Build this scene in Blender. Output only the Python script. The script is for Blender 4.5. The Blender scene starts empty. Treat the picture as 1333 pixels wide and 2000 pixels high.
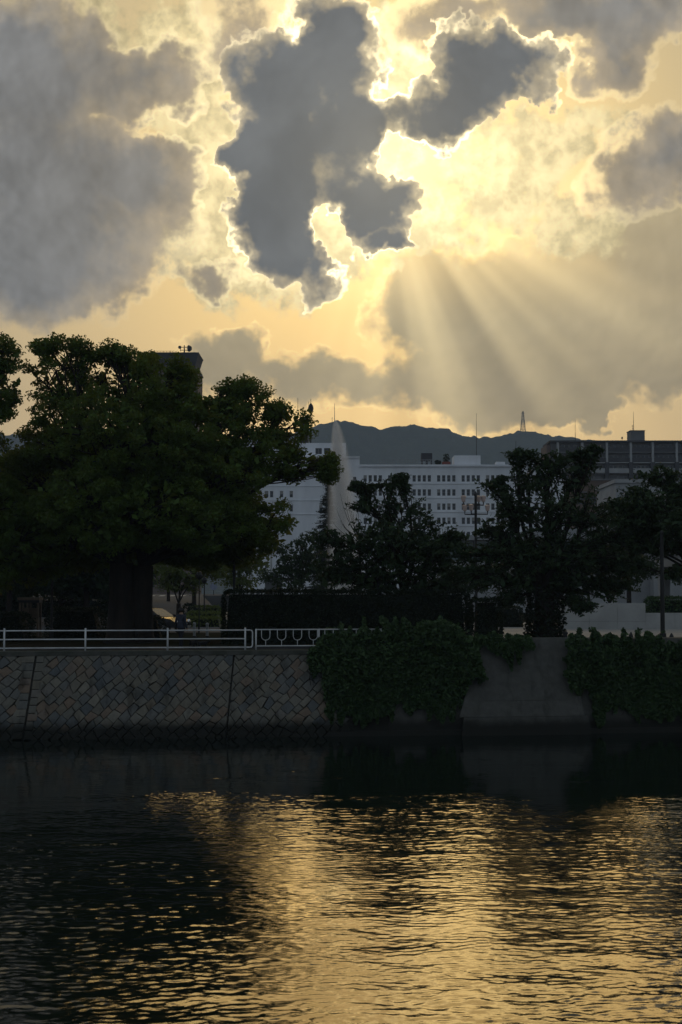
import bpy, bmesh, math, random
import numpy as np
from mathutils import Vector, Matrix
random.seed(7)
RNG = np.random.default_rng(7)
sc = bpy.context.scene
COL = sc.collection
R = math.radians

# ---------------------------------------------------------------- camera
FPX = 2778.0                     # focal length in photograph pixels (50 mm on a 36 mm tall frame)
CAMH = 5.8                       # eye height over the river
PITCH = math.atan(156.0 / FPX)   # horizon lies 156 px below the middle of the frame
cam_data = bpy.data.cameras.new('camera')
cam_data.sensor_fit = 'VERTICAL'
cam_data.sensor_height = 36.0
cam_data.lens = 50.0
cam_data.clip_start = 0.1
cam_data.clip_end = 20000.0
camera = bpy.data.objects.new('camera', cam_data)
COL.objects.link(camera)
camera.location = (0, 0, CAMH)
camera.rotation_euler = (math.pi / 2 + PITCH, 0, 0)
sc.camera = camera

def ray(px, py):
    a, c = (px - 666.5) / FPX, (1000.0 - py) / FPX
    cp, sp = math.cos(PITCH), math.sin(PITCH)
    return Vector((a, cp - c * sp, sp + c * cp))
def at(px, py, Y):
    """world point that stands at depth Y"""
    d = ray(px, py)
    return Vector((0, 0, CAMH)) + d * (Y / d.y)
def ppm(Y):
    return FPX / Y

# ---------------------------------------------------------------- light
SUN_PX = (752, 318)
sd = ray(*SUN_PX).normalized()
SUN_EL, SUN_AZ = math.asin(sd.z), math.atan2(sd.x, sd.y)
sun_data = bpy.data.lights.new('sun', 'SUN')
sun_data.energy = 0.32
sun_data.angle = R(23)           # the sun stands behind broken cloud: a wide soft source
sun_data.color = (1.0, 0.60, 0.16)
sun = bpy.data.objects.new('sun', sun_data)
COL.objects.link(sun)
sun.rotation_euler = (-sd).to_track_quat('-Z', 'Y').to_euler()
sun.location = (0, 0, 400)

sc.view_settings.view_transform = 'Standard'
sc.view_settings.look = 'None'
sc.view_settings.gamma = 1.0
sc.view_settings.exposure = 0.0
sc.view_settings.use_curve_mapping = False

# ---------------------------------------------------------------- sky
world = bpy.data.worlds.new('World')
sc.world = world
world.use_nodes = True
NT = world.node_tree
NT.nodes.clear()

class S:
    """a socket with arithmetic (shader nodes written as expressions)"""
    nt = None
    def __init__(s, o): s.o = o
    @staticmethod
    def m(op, *a, clamp=False):
        n = S.nt.nodes.new('ShaderNodeMath'); n.operation = op; n.use_clamp = clamp
        for i, x in enumerate(a):
            if isinstance(x, S): S.nt.links.new(x.o, n.inputs[i])
            else: n.inputs[i].default_value = float(x)
        return S(n.outputs[0])
    def __add__(s, b): return S.m('ADD', s, b)
    __radd__ = __add__
    def __sub__(s, b): return S.m('SUBTRACT', s, b)
    def __rsub__(s, b): return S.m('SUBTRACT', b, s)
    def __mul__(s, b): return S.m('MULTIPLY', s, b)
    __rmul__ = __mul__
    def __truediv__(s, b): return S.m('DIVIDE', s, b)
    def __pow__(s, b): return S.m('POWER', s, b)
def smax(a, b): return S.m('MAXIMUM', a, b)
def smin(a, b): return S.m('MINIMUM', a, b)
def sexp(a): return S.m('EXPONENT', a)
def sat(a): return S.m('ADD', a, 0.0, clamp=True)
def step(x, a, b, kind='SMOOTHSTEP', lo=0.0, hi=1.0):
    n = S.nt.nodes.new('ShaderNodeMapRange'); n.interpolation_type = kind; n.clamp = True
    S.nt.links.new(x.o, n.inputs[0])
    for i, v in zip((1, 2, 3, 4), (a, b, lo, hi)): n.inputs[i].default_value = v
    return S(n.outputs[0])
def vmath(op, a, b=None, scale=None):
    n = S.nt.nodes.new('ShaderNodeVectorMath'); n.operation = op
    for i, x in enumerate((a, b)):
        if x is None: continue
        if isinstance(x, S): S.nt.links.new(x.o, n.inputs[i])
        else: n.inputs[i].default_value = x
    if scale is not None:
        if isinstance(scale, S): S.nt.links.new(scale.o, n.inputs['Scale'])
        else: n.inputs['Scale'].default_value = scale
    return S(n.outputs['Value'] if op in ('LENGTH', 'DOT_PRODUCT', 'DISTANCE') else n.outputs[0])
def comb(x, y, z):
    n = S.nt.nodes.new('ShaderNodeCombineXYZ')
    for i, v in enumerate((x, y, z)):
        if isinstance(v, S): S.nt.links.new(v.o, n.inputs[i])
        else: n.inputs[i].default_value = v
    return S(n.outputs[0])
def noise(vec, scale, detail=4, rough=0.5, dist=0.0, color=False, lac=2.0, w=None):
    n = S.nt.nodes.new('ShaderNodeTexNoise')
    if w is not None:
        n.noise_dimensions = '1D'; S.nt.links.new(w.o, n.inputs['W'])
    else:
        S.nt.links.new(vec.o, n.inputs['Vector'])
    for k, v in (('Scale', scale), ('Detail', detail), ('Roughness', rough), ('Distortion', dist), ('Lacunarity', lac)):
        n.inputs[k].default_value = v
    return S(n.outputs['Color'] if color else n.outputs[0])
def mixc(f, a, b, mode='MIX'):
    n = S.nt.nodes.new('ShaderNodeMix'); n.data_type = 'RGBA'; n.blend_type = mode
    for k, x in ((0, f), (6, a), (7, b)):
        if isinstance(x, S): S.nt.links.new(x.o, n.inputs[k])
        elif k == 0: n.inputs[k].default_value = x
        else: n.inputs[k].default_value = (*x, 1.0)
    return S(n.outputs[2])
def scalec(c, f):
    """colour times a number"""
    return vmath('SCALE', c, scale=f)
def addc(a, b): return vmath('ADD', a, b)

def build_sky():
    S.nt = NT
    tc = NT.nodes.new('ShaderNodeTexCoord')
    D = vmath('NORMALIZE', S(tc.outputs['Generated']))
    sep = NT.nodes.new('ShaderNodeSeparateXYZ'); NT.links.new(D.o, sep.inputs[0])
    dx, dy, dz = (S(sep.outputs[i]) for i in range(3))
    K = FPX / 100.0                      # one unit of the sky map is 2.06 degrees
    az = S.m('ARCTAN2', dx, dy)
    el = S.m('ARCSINE', dz)
    U, V = az * K, el * K
    P = comb(U, V, 0.0)
    def uv(px, py):
        d = ray(px, py).normalized()
        return math.atan2(d.x, d.y) * K, math.asin(d.z) * K
    def blobs(vec, items):
        acc = None
        for it in items:
            cx, cy, rx, ry = it[:4]
            rot = it[4] if len(it) > 4 else 0.0
            g = it[5] if len(it) > 5 else 1.0
            u, v = uv(cx, cy)
            if rot:
                mp = NT.nodes.new('ShaderNodeMapping'); mp.vector_type = 'TEXTURE'
                NT.links.new(vec.o, mp.inputs[0])
                mp.inputs['Location'].default_value = (u, v, 0)
                mp.inputs['Rotation'].default_value = (0, 0, R(rot))
                mp.inputs['Scale'].default_value = (rx / 100.0, ry / 100.0, 1)
            else:
                mp = NT.nodes.new('ShaderNodeVectorMath'); mp.operation = 'MULTIPLY_ADD'
                NT.links.new(vec.o, mp.inputs[0])
                mp.inputs[1].default_value = (100.0 / rx, 100.0 / ry, 0)
                mp.inputs[2].default_value = (-u * 100.0 / rx, -v * 100.0 / ry, 0)
            gr = NT.nodes.new('ShaderNodeTexGradient'); gr.gradient_type = 'SPHERICAL'
            NT.links.new(mp.outputs[0], gr.inputs[0])
            b = S(gr.outputs[1])
            if g != 1.0: b = b * g
            acc = b if acc is None else acc + b
        return acc
    # ---- noises on the sphere
    big = noise(D, 26, 1, 0.5, color=True)
    mid = noise(D, 75, 2.5, 0.62, color=True)
    warp = addc(scalec(vmath('SUBTRACT', big, (0.5, 0.5, 0.5)), 1.2), scalec(vmath('SUBTRACT', mid, (0.5, 0.5, 0.5)), 0.8))
    Pw = addc(P, warp)
    fb = noise(D, 62, 6.5, 0.64)         # billows
    Ds = vmath('NORMALIZE', addc(D, scalec(comb(*sd), 0.012)))      # the same billows a little nearer the sun
    relief = (noise(D, 34, 2.5, 0.55) - noise(Ds, 34, 2.5, 0.55)) * 3.0            # lit towards the sun, shaded away from it
    fs = noise(D, 20, 3, 0.55)           # soft lumps
    fc = noise(addc(D, (3.1, 1.7, 0.4)), 16, 3, 0.6)
    # ---- distance to the sun
    cosang = vmath('DOT_PRODUCT', D, tuple(sd))
    ang = S.m('ARCCOSINE', smin(cosang, 0.99999))     # radians
    g1 = sexp(ang * (-1 / 0.055))
    g2 = sexp(ang * (-1 / 0.15))
    g3 = sexp(ang * (-1 / 0.55))
    hor = sexp(smax(el, 0.0) * (-1 / 0.16))
    # ---- clear air: Nishita sky, dimmed to dusk, plus glow scattered round the hidden sun
    sky = NT.nodes.new('ShaderNodeTexSky'); sky.sky_type = 'NISHITA'; sky.sun_disc = False
    sky.sun_elevation = SUN_EL; sky.sun_rotation = SUN_AZ; sky.air_density = 1.6; sky.dust_density = 4.0
    base = vmath('MULTIPLY', S(sky.outputs[0]), mixc(g3, (0.0050, 0.0056, 0.0068), (0.0115, 0.0090, 0.0030)))
    def tint(c, f): return scalec(comb(*c), f)
    base = addc(base, tint((0.76, 0.49, 0.105), g3 * hor))
    base = addc(base, tint((0.70, 0.59, 0.30), g2))
    base = addc(base, tint((0.20, 0.165, 0.08), g3))
    base = addc(base, tint((0.19, 0.245, 0.32), 1.0 - g3))
    # ---- 1. thin veil in the lower right
    veil = blobs(Pw, VEIL)
    dv = veil + ((fs - 0.5) * 0.45 + (fb - 0.5) * 0.30) * smin(veil * 3.0, 1.0)
    av = step(dv, 0.02, 0.62) * smax(step(V, 7.4, 5.0, lo=0.38, hi=1.0), step(U, 3.6, 5.8, lo=0.0, hi=0.9))
    veilcol = mixc(hor, (0.31, 0.265, 0.185), (0.37, 0.27, 0.13))
    veilcol = scalec(veilcol, 0.74 + fs * 0.55 + relief * 0.5)
    veilcol = addc(veilcol, tint((0.42, 0.35, 0.18), g2))
    rimv = step(dv, 0.03, 0.12) * (1.0 - step(dv, 0.12, 0.36))
    col = mixc(av * 0.96, base, veilcol)
    col = addc(col, tint((0.42, 0.32, 0.14), rimv * smin(g2 * 2.2, 1.0) * step(fb, 0.36, 0.62)))
    # ---- sunbeams fanning out below the sun
    su, sv = uv(*SUN_PX)
    phi = S.m('ARCTAN2', V - sv, U - su)
    r = vmath('LENGTH', vmath('SUBTRACT', P, (su, sv, 0)))
    rn = noise(None, 2.7, 2, 0.5, w=phi + 4.15)
    fan = step(r, 0.9, 3.0) * step(r, 9.6, 2.2)
    wide = step(phi, -2.8, -1.4, lo=0.0, hi=1.0) * step(phi, 0.15, -0.55)
    beam = step(rn, 0.30, 0.84) * fan * wide
    shade = step(rn, 0.56, 0.28) * fan * step(phi, -1.9, -1.2) * step(phi, -0.05, -0.5)
    col = scalec(col, 1.0 - shade * 0.24)
    col = addc(col, tint((0.52, 0.41, 0.20), beam * step(phi, -2.2, -1.0, lo=0.35, hi=1.0)))
    # ---- 2. bright wisps
    wi = blobs(Pw, WISP)
    dw = wi + (fb - 0.5) * 1.7 * smin(wi * 3.0, 1.0) - 0.22
    aw = step(dw, -0.06, 0.44)
    wcol = addc(tint((0.52, 0.43, 0.23), g3), tint((1.50, 1.23, 0.64), g2))
    wcol = scalec(wcol, 0.74 + step(noise(D, 55, 4, 0.62), 0.34, 0.66) * 0.50 + relief * 0.7)
    col = addc(col, tint((0.34, 0.30, 0.17), smin(blobs(P, GLOW), 1.0)))
    col = mixc(aw * 0.92, col, wcol)
    # ---- 3. soft grey masses; beyond the frame the same broken cloud goes on
    outside = step(vmath('LENGTH', vmath('MULTIPLY', vmath('SUBTRACT', P, (0.0, 3.4, 0.0)), (1 / 9.5, 1 / 11.0, 0))), 0.85, 1.5)
    soft = blobs(Pw, SOFT) + outside * step(fc, 0.44, 0.70) * 0.9
    ds = soft + ((fs - 0.5) * 0.34 + (fb - 0.5) * 0.42) * smin(soft * 4.0, 1.0)
    as_ = step(ds, 0.04, 0.44)
    rs = step(ds, 0.06, 0.16) * (1.0 - step(ds, 0.16, 0.36))
    thick = step(ds, 0.12, 1.15)
    lump = step(fs, 0.30, 0.70)
    scol = mixc(thick, (0.34, 0.285, 0.205), (0.150, 0.154, 0.160))
    scol = scalec(scol, 0.76 + lump * 0.36 + relief * 0.55)
    scol = vmath('MULTIPLY', scol, mixc(g3, (1.10, 1.36, 1.68), (1.52, 1.36, 1.16)))
    scol = addc(scol, tint((0.14, 0.11, 0.06), g2))
    col = mixc(as_ * 0.97, col, scol)
    col = addc(col, tint((1.7, 1.42, 0.78), rs * smax(g2 - 0.18, 0.0)))
    # ---- 4. cumulus in front of the sun, lit round its edge
    cu = blobs(Pw, CUMULUS)
    dc = cu + (fb - 0.5) * 0.9 * smin(cu * 5.0, 1.0)
    ac = step(dc, 0.08, 0.22)
    vary = step(noise(D, 24, 2, 0.6), 0.36, 0.62)
    rim = step(dc, 0.05, 0.15) * (1.0 - step(dc, 0.15, 0.32)) * (0.14 + vary * 0.75) + step(dc, 0.05, 0.20) * (1.0 - step(dc, 0.20, 0.66)) * vary * step(fb, 0.42, 0.64) * 0.62
    thc = step(dc, 0.16, 0.90)
    ccol = mixc(thc, (0.47, 0.39, 0.26), (0.165, 0.172, 0.176))
    ccol = scalec(ccol, 0.86 + lump * 0.28 + relief * (1.5 - thc * 1.0))
    ccol = addc(ccol, tint((0.10, 0.075, 0.03), g1))
    col = mixc(ac, col, ccol)
    col = addc(col, tint((1.8, 1.5, 0.86), rim * (g2 * 1.35 + g3 * 0.13)))
    # the glare of the hidden sun spills round the cloud edge
    col = addc(col, tint((0.55, 0.46, 0.26), g1 * (1.0 - thc * 0.9) * 0.7))
    # ---- ground side of the sphere
    col = mixc(step(dz, 0.0, -0.03), col, (0.10, 0.09, 0.075))
    bg = NT.nodes.new('ShaderNodeBackground'); bg.inputs[1].default_value = 1.0
    NT.links.new(col.o, bg.inputs[0])
    out = NT.nodes.new('ShaderNodeOutputWorld'); NT.links.new(bg.outputs[0], out.inputs[0])

# cloud masses: centre and half sizes in sky-map hundredths (from the photograph), tilt, weight
VEIL = [(1010, 690, 260, 160), (1220, 600, 280, 210), (860, 610, 140, 120), (980, 770, 230, 80), (640, 735, 310, 62),
        (440, 690, 95, 58), (1290, 690, 200, 100), (950, 560, 240, 90), (1260, 460, 220, 140, 0, .7), (1140, 785, 90, 46), (1090, 815, 40, 30), (1195, 797, 52, 24)]
GLOW = [(1000, 320, 300, 190), (790, 330, 160, 130), (640, 520, 220, 90, 0, .6), (420, 330, 140, 190, 0, .5)]
WISP = [(385, 235, 150, 125), (420, 370, 110, 160), (320, 75, 120, 85), (410, 130, 60, 140), (340, 470, 190, 95),
        (700, 490, 260, 60), (990, 395, 180, 110), (1150, 450, 110, 80), (760, 290, 120, 100), (620, 430, 80, 80), (480, 560, 180, 60),
        (190, 40, 50, 80), (1040, 80, 110, 90), (1050, 270, 260, 85), (590, 60, 110, 90), (790, 140, 130, 100), (800, 440, 120, 80), (720, 70, 80, 90)]
SOFT = [(40, 260, 280, 290), (150, 420, 280, 200), (50, 540, 250, 125), (310, 330, 130, 85), (290, 150, 140, 75), (40, 120, 200, 120),
        (1230, 20, 220, 85), (1090, 20, 120, 70), (1200, 110, 110, 95, 0, 0.8), (1310, 310, 210, 110, 15), (900, 30, 200, 90, 0, .5),
        (410, 545, 80, 38, 0, .6), (480, 60, 140, 130, 0, .45)]
CUMULUS = [(590, 250, 165, 260), (545, 130, 110, 105), (640, 70, 90, 90), (690, 120, 70, 110), (770, 215, 90, 50, 0, .7),
           (540, 340, 100, 160), (535, 440, 92, 130), (595, 522, 90, 60), (478, 310, 44, 46), (722, 400, 116, 104), (740, 415, 90, 80), (775, 485, 85, 24),
           (880, 205, 110, 70), (940, 155, 125, 85, 25), (1020, 140, 105, 66), (905, 95, 66, 56), (690, 250, 80, 80), (500, 440, 70, 100),
           (630, 425, 46, 80, 0, -1.3), (768, 292, 62, 46, 0, -1.1), (583, 62, 42, 50, 0, -0.9), (640, 480, 40, 50, 0, -.6)]
build_sky()
world.cycles.sampling_method = 'MANUAL'
world.cycles.sample_map_resolution = 512

sc.cycles.use_adaptive_sampling = True
sc.cycles.adaptive_threshold = 0.022
sc.cycles.use_denoising = True
sc.cycles.max_bounces = 6
sc.cycles.diffuse_bounces = 2
sc.cycles.glossy_bounces = 3
sc.cycles.transmission_bounces = 4
sc.cycles.volume_bounces = 1
sc.cycles.transparent_max_bounces = 8
sc.cycles.sample_clamp_indirect = 3.0
sc.cycles.caustics_reflective = False
sc.cycles.caustics_refractive = False

# ================================================================ materials
def pmat(name, c1, c2=None, scale=3.0, rough=0.8, bump=0.0, bscale=None, metallic=0.0, detail=5, spec=0.3, streak=None):
    m = bpy.data.materials.new(name); m.use_nodes = True
    nt = m.node_tree; S.nt = nt
    b = nt.nodes['Principled BSDF']
    b.inputs['Roughness'].default_value = rough
    b.inputs['Metallic'].default_value = metallic
    b.inputs['Specular IOR Level'].default_value = spec
    tc = nt.nodes.new('ShaderNodeTexCoord')
    co = S(tc.outputs['Object'])
    if c2 is None: c2 = tuple(x * 0.72 for x in c1)
    v = vmath('MULTIPLY', co, streak) if streak else co
    f = step(noise(v, scale, detail, 0.6), 0.3, 0.7)
    c = mixc(f, c1, c2)
    nt.links.new(c.o, b.inputs['Base Color'])
    if bump:
        bn = nt.nodes.new('ShaderNodeBump'); bn.inputs['Distance'].default_value = bump
        nt.links.new(noise(co, bscale or scale * 6, 4, 0.6).o, bn.inputs['Height'])
        nt.links.new(bn.outputs[0], b.inputs['Normal'])
    return m

def leaf_mat(name, dark, light, trans, scale=0.5, tfac=0.35):
    m = bpy.data.materials.new(name); m.use_nodes = True
    nt = m.node_tree; S.nt = nt
    b = nt.nodes['Principled BSDF']
    out = nt.nodes['Material Output']
    b.inputs['Roughness'].default_value = 0.62
    b.inputs['Specular IOR Level'].default_value = 0.18
    ge = nt.nodes.new('ShaderNodeNewGeometry')
    tc = nt.nodes.new('ShaderNodeTexCoord')
    f = S(ge.outputs['Random Per Island']) * 0.55 + noise(S(tc.outputs['Object']), scale, 2, 0.5) * 0.6 - 0.08
    c = mixc(sat(f), dark, light)
    nt.links.new(c.o, b.inputs['Base Color'])
    t = nt.nodes.new('ShaderNodeBsdfTranslucent')
    tcol = mixc(S(ge.outputs['Random Per Island']), trans, tuple(x * 0.6 for x in trans))
    nt.links.new(tcol.o, t.inputs[0])
    mx = nt.nodes.new('ShaderNodeMixShader'); mx.inputs[0].default_value = tfac
    nt.links.new(b.outputs[0], mx.inputs[1]); nt.links.new(t.outputs[0], mx.inputs[2])
    nt.links.new(mx.outputs[0], out.inputs[0])
    return m

def stone_mat(name, cols, wet=True, streaks=0.5):
    """cut stone: each block its own tone, a dark wet band above the waterline"""
    m = bpy.data.materials.new(name); m.use_nodes = True
    nt = m.node_tree; S.nt = nt
    b = nt.nodes['Principled BSDF']; b.inputs['Roughness'].default_value = 0.85
    b.inputs['Specular IOR Level'].default_value = 0.2
    oi = nt.nodes.new('ShaderNodeObjectInfo')
    rp = nt.nodes.new('ShaderNodeValToRGB'); rp.color_ramp.interpolation = 'LINEAR'
    el = rp.color_ramp.elements
    el[0].position = 0; el[0].color = (*cols[0], 1); el[1].position = 1; el[1].color = (*cols[-1], 1)
    for i, c in enumerate(cols[1:-1]):
        e = el.new((i + 1) / (len(cols) - 1)); e.color = (*c, 1)
    nt.links.new(oi.outputs['Random'], rp.inputs[0])
    ge = nt.nodes.new('ShaderNodeNewGeometry'); pos = S(ge.outputs['Position'])
    g = noise(pos, 4.0, 5, 0.65)
    c = scalec(S(rp.outputs[0]), 0.62 + g * 1.05)
    st = noise(vmath('MULTIPLY', pos, (2.2, 2.2, 0.16)), 1.0, 4, 0.6)     # rain streaks
    c = scalec(c, 1.0 - step(st, 0.54, 0.70) * streaks)
    if wet:
        sep = nt.nodes.new('ShaderNodeSeparateXYZ'); nt.links.new(pos.o, sep.inputs[0])
        z = S(sep.outputs[2]) + (noise(pos, 1.3, 4, 0.6) - 0.5) * 0.5
        c = mixc(step(z, 0.85, 0.35), c, (0.016, 0.017, 0.014))
    nt.links.new(c.o, b.inputs['Base Color'])
    bn = nt.nodes.new('ShaderNodeBump'); bn.inputs['Distance'].default_value = 0.02
    nt.links.new(noise(pos, 14.0, 4, 0.65).o, bn.inputs['Height']); nt.links.new(bn.outputs[0], b.inputs['Normal'])
    return m

def water_mat():
    m = bpy.data.materials.new('river water'); m.use_nodes = True
    nt = m.node_tree; S.nt = nt
    b = nt.nodes['Principled BSDF']
    b.inputs['Base Color'].default_value = (0.006, 0.010, 0.008, 1)
    b.inputs['Roughness'].default_value = 0.02
    b.inputs['IOR'].default_value = 1.333
    b.inputs['Specular IOR Level'].default_value = 0.5
    ge = nt.nodes.new('ShaderNodeNewGeometry'); pos = S(ge.outputs['Position'])
    sep = nt.nodes.new('ShaderNodeSeparateXYZ'); nt.links.new(pos.o, sep.inputs[0])
    y = S(sep.outputs[1])
    patch = noise(vmath('MULTIPLY', pos, (0.7, 1.3, 1.0)), 0.16, 3, 0.5)
    amp = step(y + (patch - 0.5) * 10.0, 45.0, 37.0) * step(patch, 0.30, 0.62, lo=0.45, hi=1.0) + 0.08
    h = noise(vmath('MULTIPLY', pos, (0.75, 1.0, 1.0)), 11.0, 3, 0.62) * amp
    bn = nt.nodes.new('ShaderNodeBump'); bn.inputs['Distance'].default_value = 0.0034
    nt.links.new(h.o, bn.inputs['Height']); nt.links.new(bn.outputs[0], b.inputs['Normal'])
    return m

M = {}
M['water'] = water_mat()
M['stone'] = stone_mat('cut granite', [(0.105, 0.098, 0.082), (0.135, 0.125, 0.10), (0.088, 0.092, 0.086), (0.16, 0.148, 0.12), (0.072, 0.08, 0.083), (0.115, 0.115, 0.106), (0.145, 0.108, 0.08), (0.12, 0.113, 0.09)])
M['mortar'] = stone_mat('dark joint', [(0.034, 0.033, 0.029), (0.037, 0.035, 0.03)])
M['concrete_old'] = stone_mat('weathered concrete', [(0.070, 0.070, 0.064), (0.074, 0.074, 0.067)], streaks=0.28)
M['coping'] = pmat('coping concrete', (0.09, 0.09, 0.08), (0.045, 0.05, 0.038), 1.6, 0.9, 0.01)
M['soil'] = pmat('park ground', (0.030, 0.025, 0.017), (0.018, 0.021, 0.011), 0.25, 0.98, 0.02, 4, spec=0.0)
M['asphalt'] = pmat('path asphalt', (0.036, 0.036, 0.037), (0.028, 0.028, 0.028), 0.6, 0.95, 0.004, 40, spec=0.05)
M['road'] = pmat('road asphalt', (0.10, 0.10, 0.10), (0.08, 0.08, 0.08), 0.6, 0.9, spec=0.05)
M['paving'] = pmat('pale paving', (0.26, 0.25, 0.23), (0.20, 0.195, 0.185), 0.5, 0.85)
M['parapet'] = pmat('pale slab stone', (0.40, 0.40, 0.39), (0.32, 0.32, 0.31), 0.6, 0.85)
M['grass'] = pmat('grass', (0.045, 0.055, 0.02), (0.03, 0.035, 0.015), 2.0, 0.95, 0.03, 30)
M['road_paint'] = pmat('road paint', (0.7, 0.7, 0.68), (0.5, 0.5, 0.48), 2.0, 0.7)
M['rail'] = pmat('white rail paint', (0.62, 0.64, 0.66), (0.42, 0.43, 0.43), 1.2, 0.45, streak=(1, 1, 0.4))
M['bark'] = pmat('bark', (0.028, 0.021, 0.016), (0.013, 0.011, 0.009), 3.0, 0.95, 0.03, 9, streak=(1, 1, 0.25))
M['camphor_leaf'] = leaf_mat('camphor leaves', (0.020, 0.052, 0.013), (0.12, 0.20, 0.036), (0.20, 0.20, 0.022), 0.6, 0.36)
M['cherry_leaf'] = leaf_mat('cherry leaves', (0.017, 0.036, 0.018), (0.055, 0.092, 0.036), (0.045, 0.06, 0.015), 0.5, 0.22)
M['ivy_leaf'] = leaf_mat('ivy leaves', (0.017, 0.042, 0.017), (0.075, 0.13, 0.045), (0.04, 0.06, 0.015), 1.2, 0.18)
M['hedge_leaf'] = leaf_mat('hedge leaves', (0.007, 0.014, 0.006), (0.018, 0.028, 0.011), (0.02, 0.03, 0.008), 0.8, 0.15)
M['bright_leaf'] = leaf_mat('young leaves', (0.06, 0.10, 0.028), (0.14, 0.18, 0.045), (0.16, 0.19, 0.03), 0.4, 0.34)
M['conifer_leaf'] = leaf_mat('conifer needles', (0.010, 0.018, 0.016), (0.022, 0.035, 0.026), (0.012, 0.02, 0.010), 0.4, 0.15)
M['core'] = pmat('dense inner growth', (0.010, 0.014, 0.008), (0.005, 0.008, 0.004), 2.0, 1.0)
M['white_wall'] = pmat('white render', (0.76, 0.78, 0.82), (0.62, 0.64, 0.68), 0.25, 0.8, streak=(1, 1, 0.25))
M['grey_wall'] = pmat('grey render', (0.17, 0.17, 0.18), (0.13, 0.13, 0.135), 0.3, 0.85)
M['dark_wall'] = pmat('dark cladding', (0.055, 0.055, 0.06), (0.04, 0.04, 0.045), 0.4, 0.8)
M['brown_wall'] = pmat('brown tile', (0.15, 0.105, 0.085), (0.11, 0.08, 0.065), 0.4, 0.8)
M['pale_column'] = pmat('pale concrete', (0.34, 0.35, 0.36), (0.27, 0.28, 0.29), 0.4, 0.8)
M['glass'] = pmat('window glass', (0.018, 0.022, 0.028), (0.035, 0.04, 0.05), 0.15, 0.12, spec=0.5)
M['blind'] = pmat('window blind', (0.30, 0.29, 0.27), (0.22, 0.22, 0.21), 0.8, 0.8)
M['frame'] = pmat('window frame', (0.20, 0.21, 0.23), None, 1.0, 0.5)
M['dark_metal'] = pmat('dark metal', (0.03, 0.03, 0.032), (0.02, 0.02, 0.02), 2.0, 0.55, metallic=0.3)
M['grey_metal'] = pmat('grey metal', (0.28, 0.30, 0.32), (0.2, 0.21, 0.22), 2.0, 0.45, metallic=0.3)
M['rust'] = pmat('rust red paint', (0.20, 0.05, 0.035), None, 2.0, 0.7)
M['lantern'] = pmat('frosted lantern glass', (0.55, 0.42, 0.38), (0.45, 0.35, 0.32), 3.0, 0.4)
M['hill'] = pmat('wooded hillside', (0.028, 0.040, 0.020), (0.016, 0.024, 0.013), 0.035, 1.0, 4.0, 0.12, detail=8)
M['car_paint'] = pmat('dark car paint', (0.02, 0.02, 0.023), None, 1.0, 0.22, spec=0.25)
M['chrome'] = pmat('bright trim', (0.7, 0.7, 0.7), None, 2.0, 0.15, metallic=0.9)
M['rubber'] = pmat('rubber', (0.015, 0.015, 0.015), None, 3.0, 0.8)
M['cloth_dark'] = pmat('dark jacket', (0.03, 0.034, 0.052), (0.022, 0.024, 0.036), 6.0, 0.9)
M['cloth_trousers'] = pmat('dark trousers', (0.012, 0.012, 0.017), None, 6.0, 0.9)
M['skin'] = pmat('skin', (0.36, 0.22, 0.15), (0.32, 0.19, 0.13), 6.0, 0.6)
M['shoe'] = pmat('pale shoes', (0.35, 0.34, 0.32), None, 6.0, 0.7)
M['hair'] = pmat('dark hair', (0.012, 0.010, 0.009), None, 20.0, 0.6)
M['fur'] = pmat('black fur', (0.012, 0.012, 0.013), (0.006, 0.006, 0.006), 20.0, 0.9)
M['sign'] = pmat('blue grey sign', (0.25, 0.28, 0.38), None, 3.0, 0.5)
M['wood'] = pmat('weathered wood', (0.13, 0.10, 0.07), (0.08, 0.06, 0.045), 3.0, 0.8, streak=(0.2, 1, 1))
M['green_glass'] = pmat('greenish glazing', (0.12, 0.17, 0.17), (0.09, 0.13, 0.135), 0.4, 0.15, spec=0.5)
def droplet_mat():
    m = bpy.data.materials.new('fountain droplets'); m.use_nodes = True
    nt = m.node_tree; b = nt.nodes['Principled BSDF']; out = nt.nodes['Material Output']
    b.inputs['Base Color'].default_value = (0.85, 0.87, 0.9, 1); b.inputs['Roughness'].default_value = 0.4
    t = nt.nodes.new('ShaderNodeBsdfTranslucent'); t.inputs[0].default_value = (0.95, 0.95, 0.95, 1)
    mx = nt.nodes.new('ShaderNodeMixShader'); mx.inputs[0].default_value = 0.88
    nt.links.new(b.outputs[0], mx.inputs[1]); nt.links.new(t.outputs[0], mx.inputs[2]); nt.links.new(mx.outputs[0], out.inputs[0])
    return m
M['droplet'] = droplet_mat()

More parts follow.
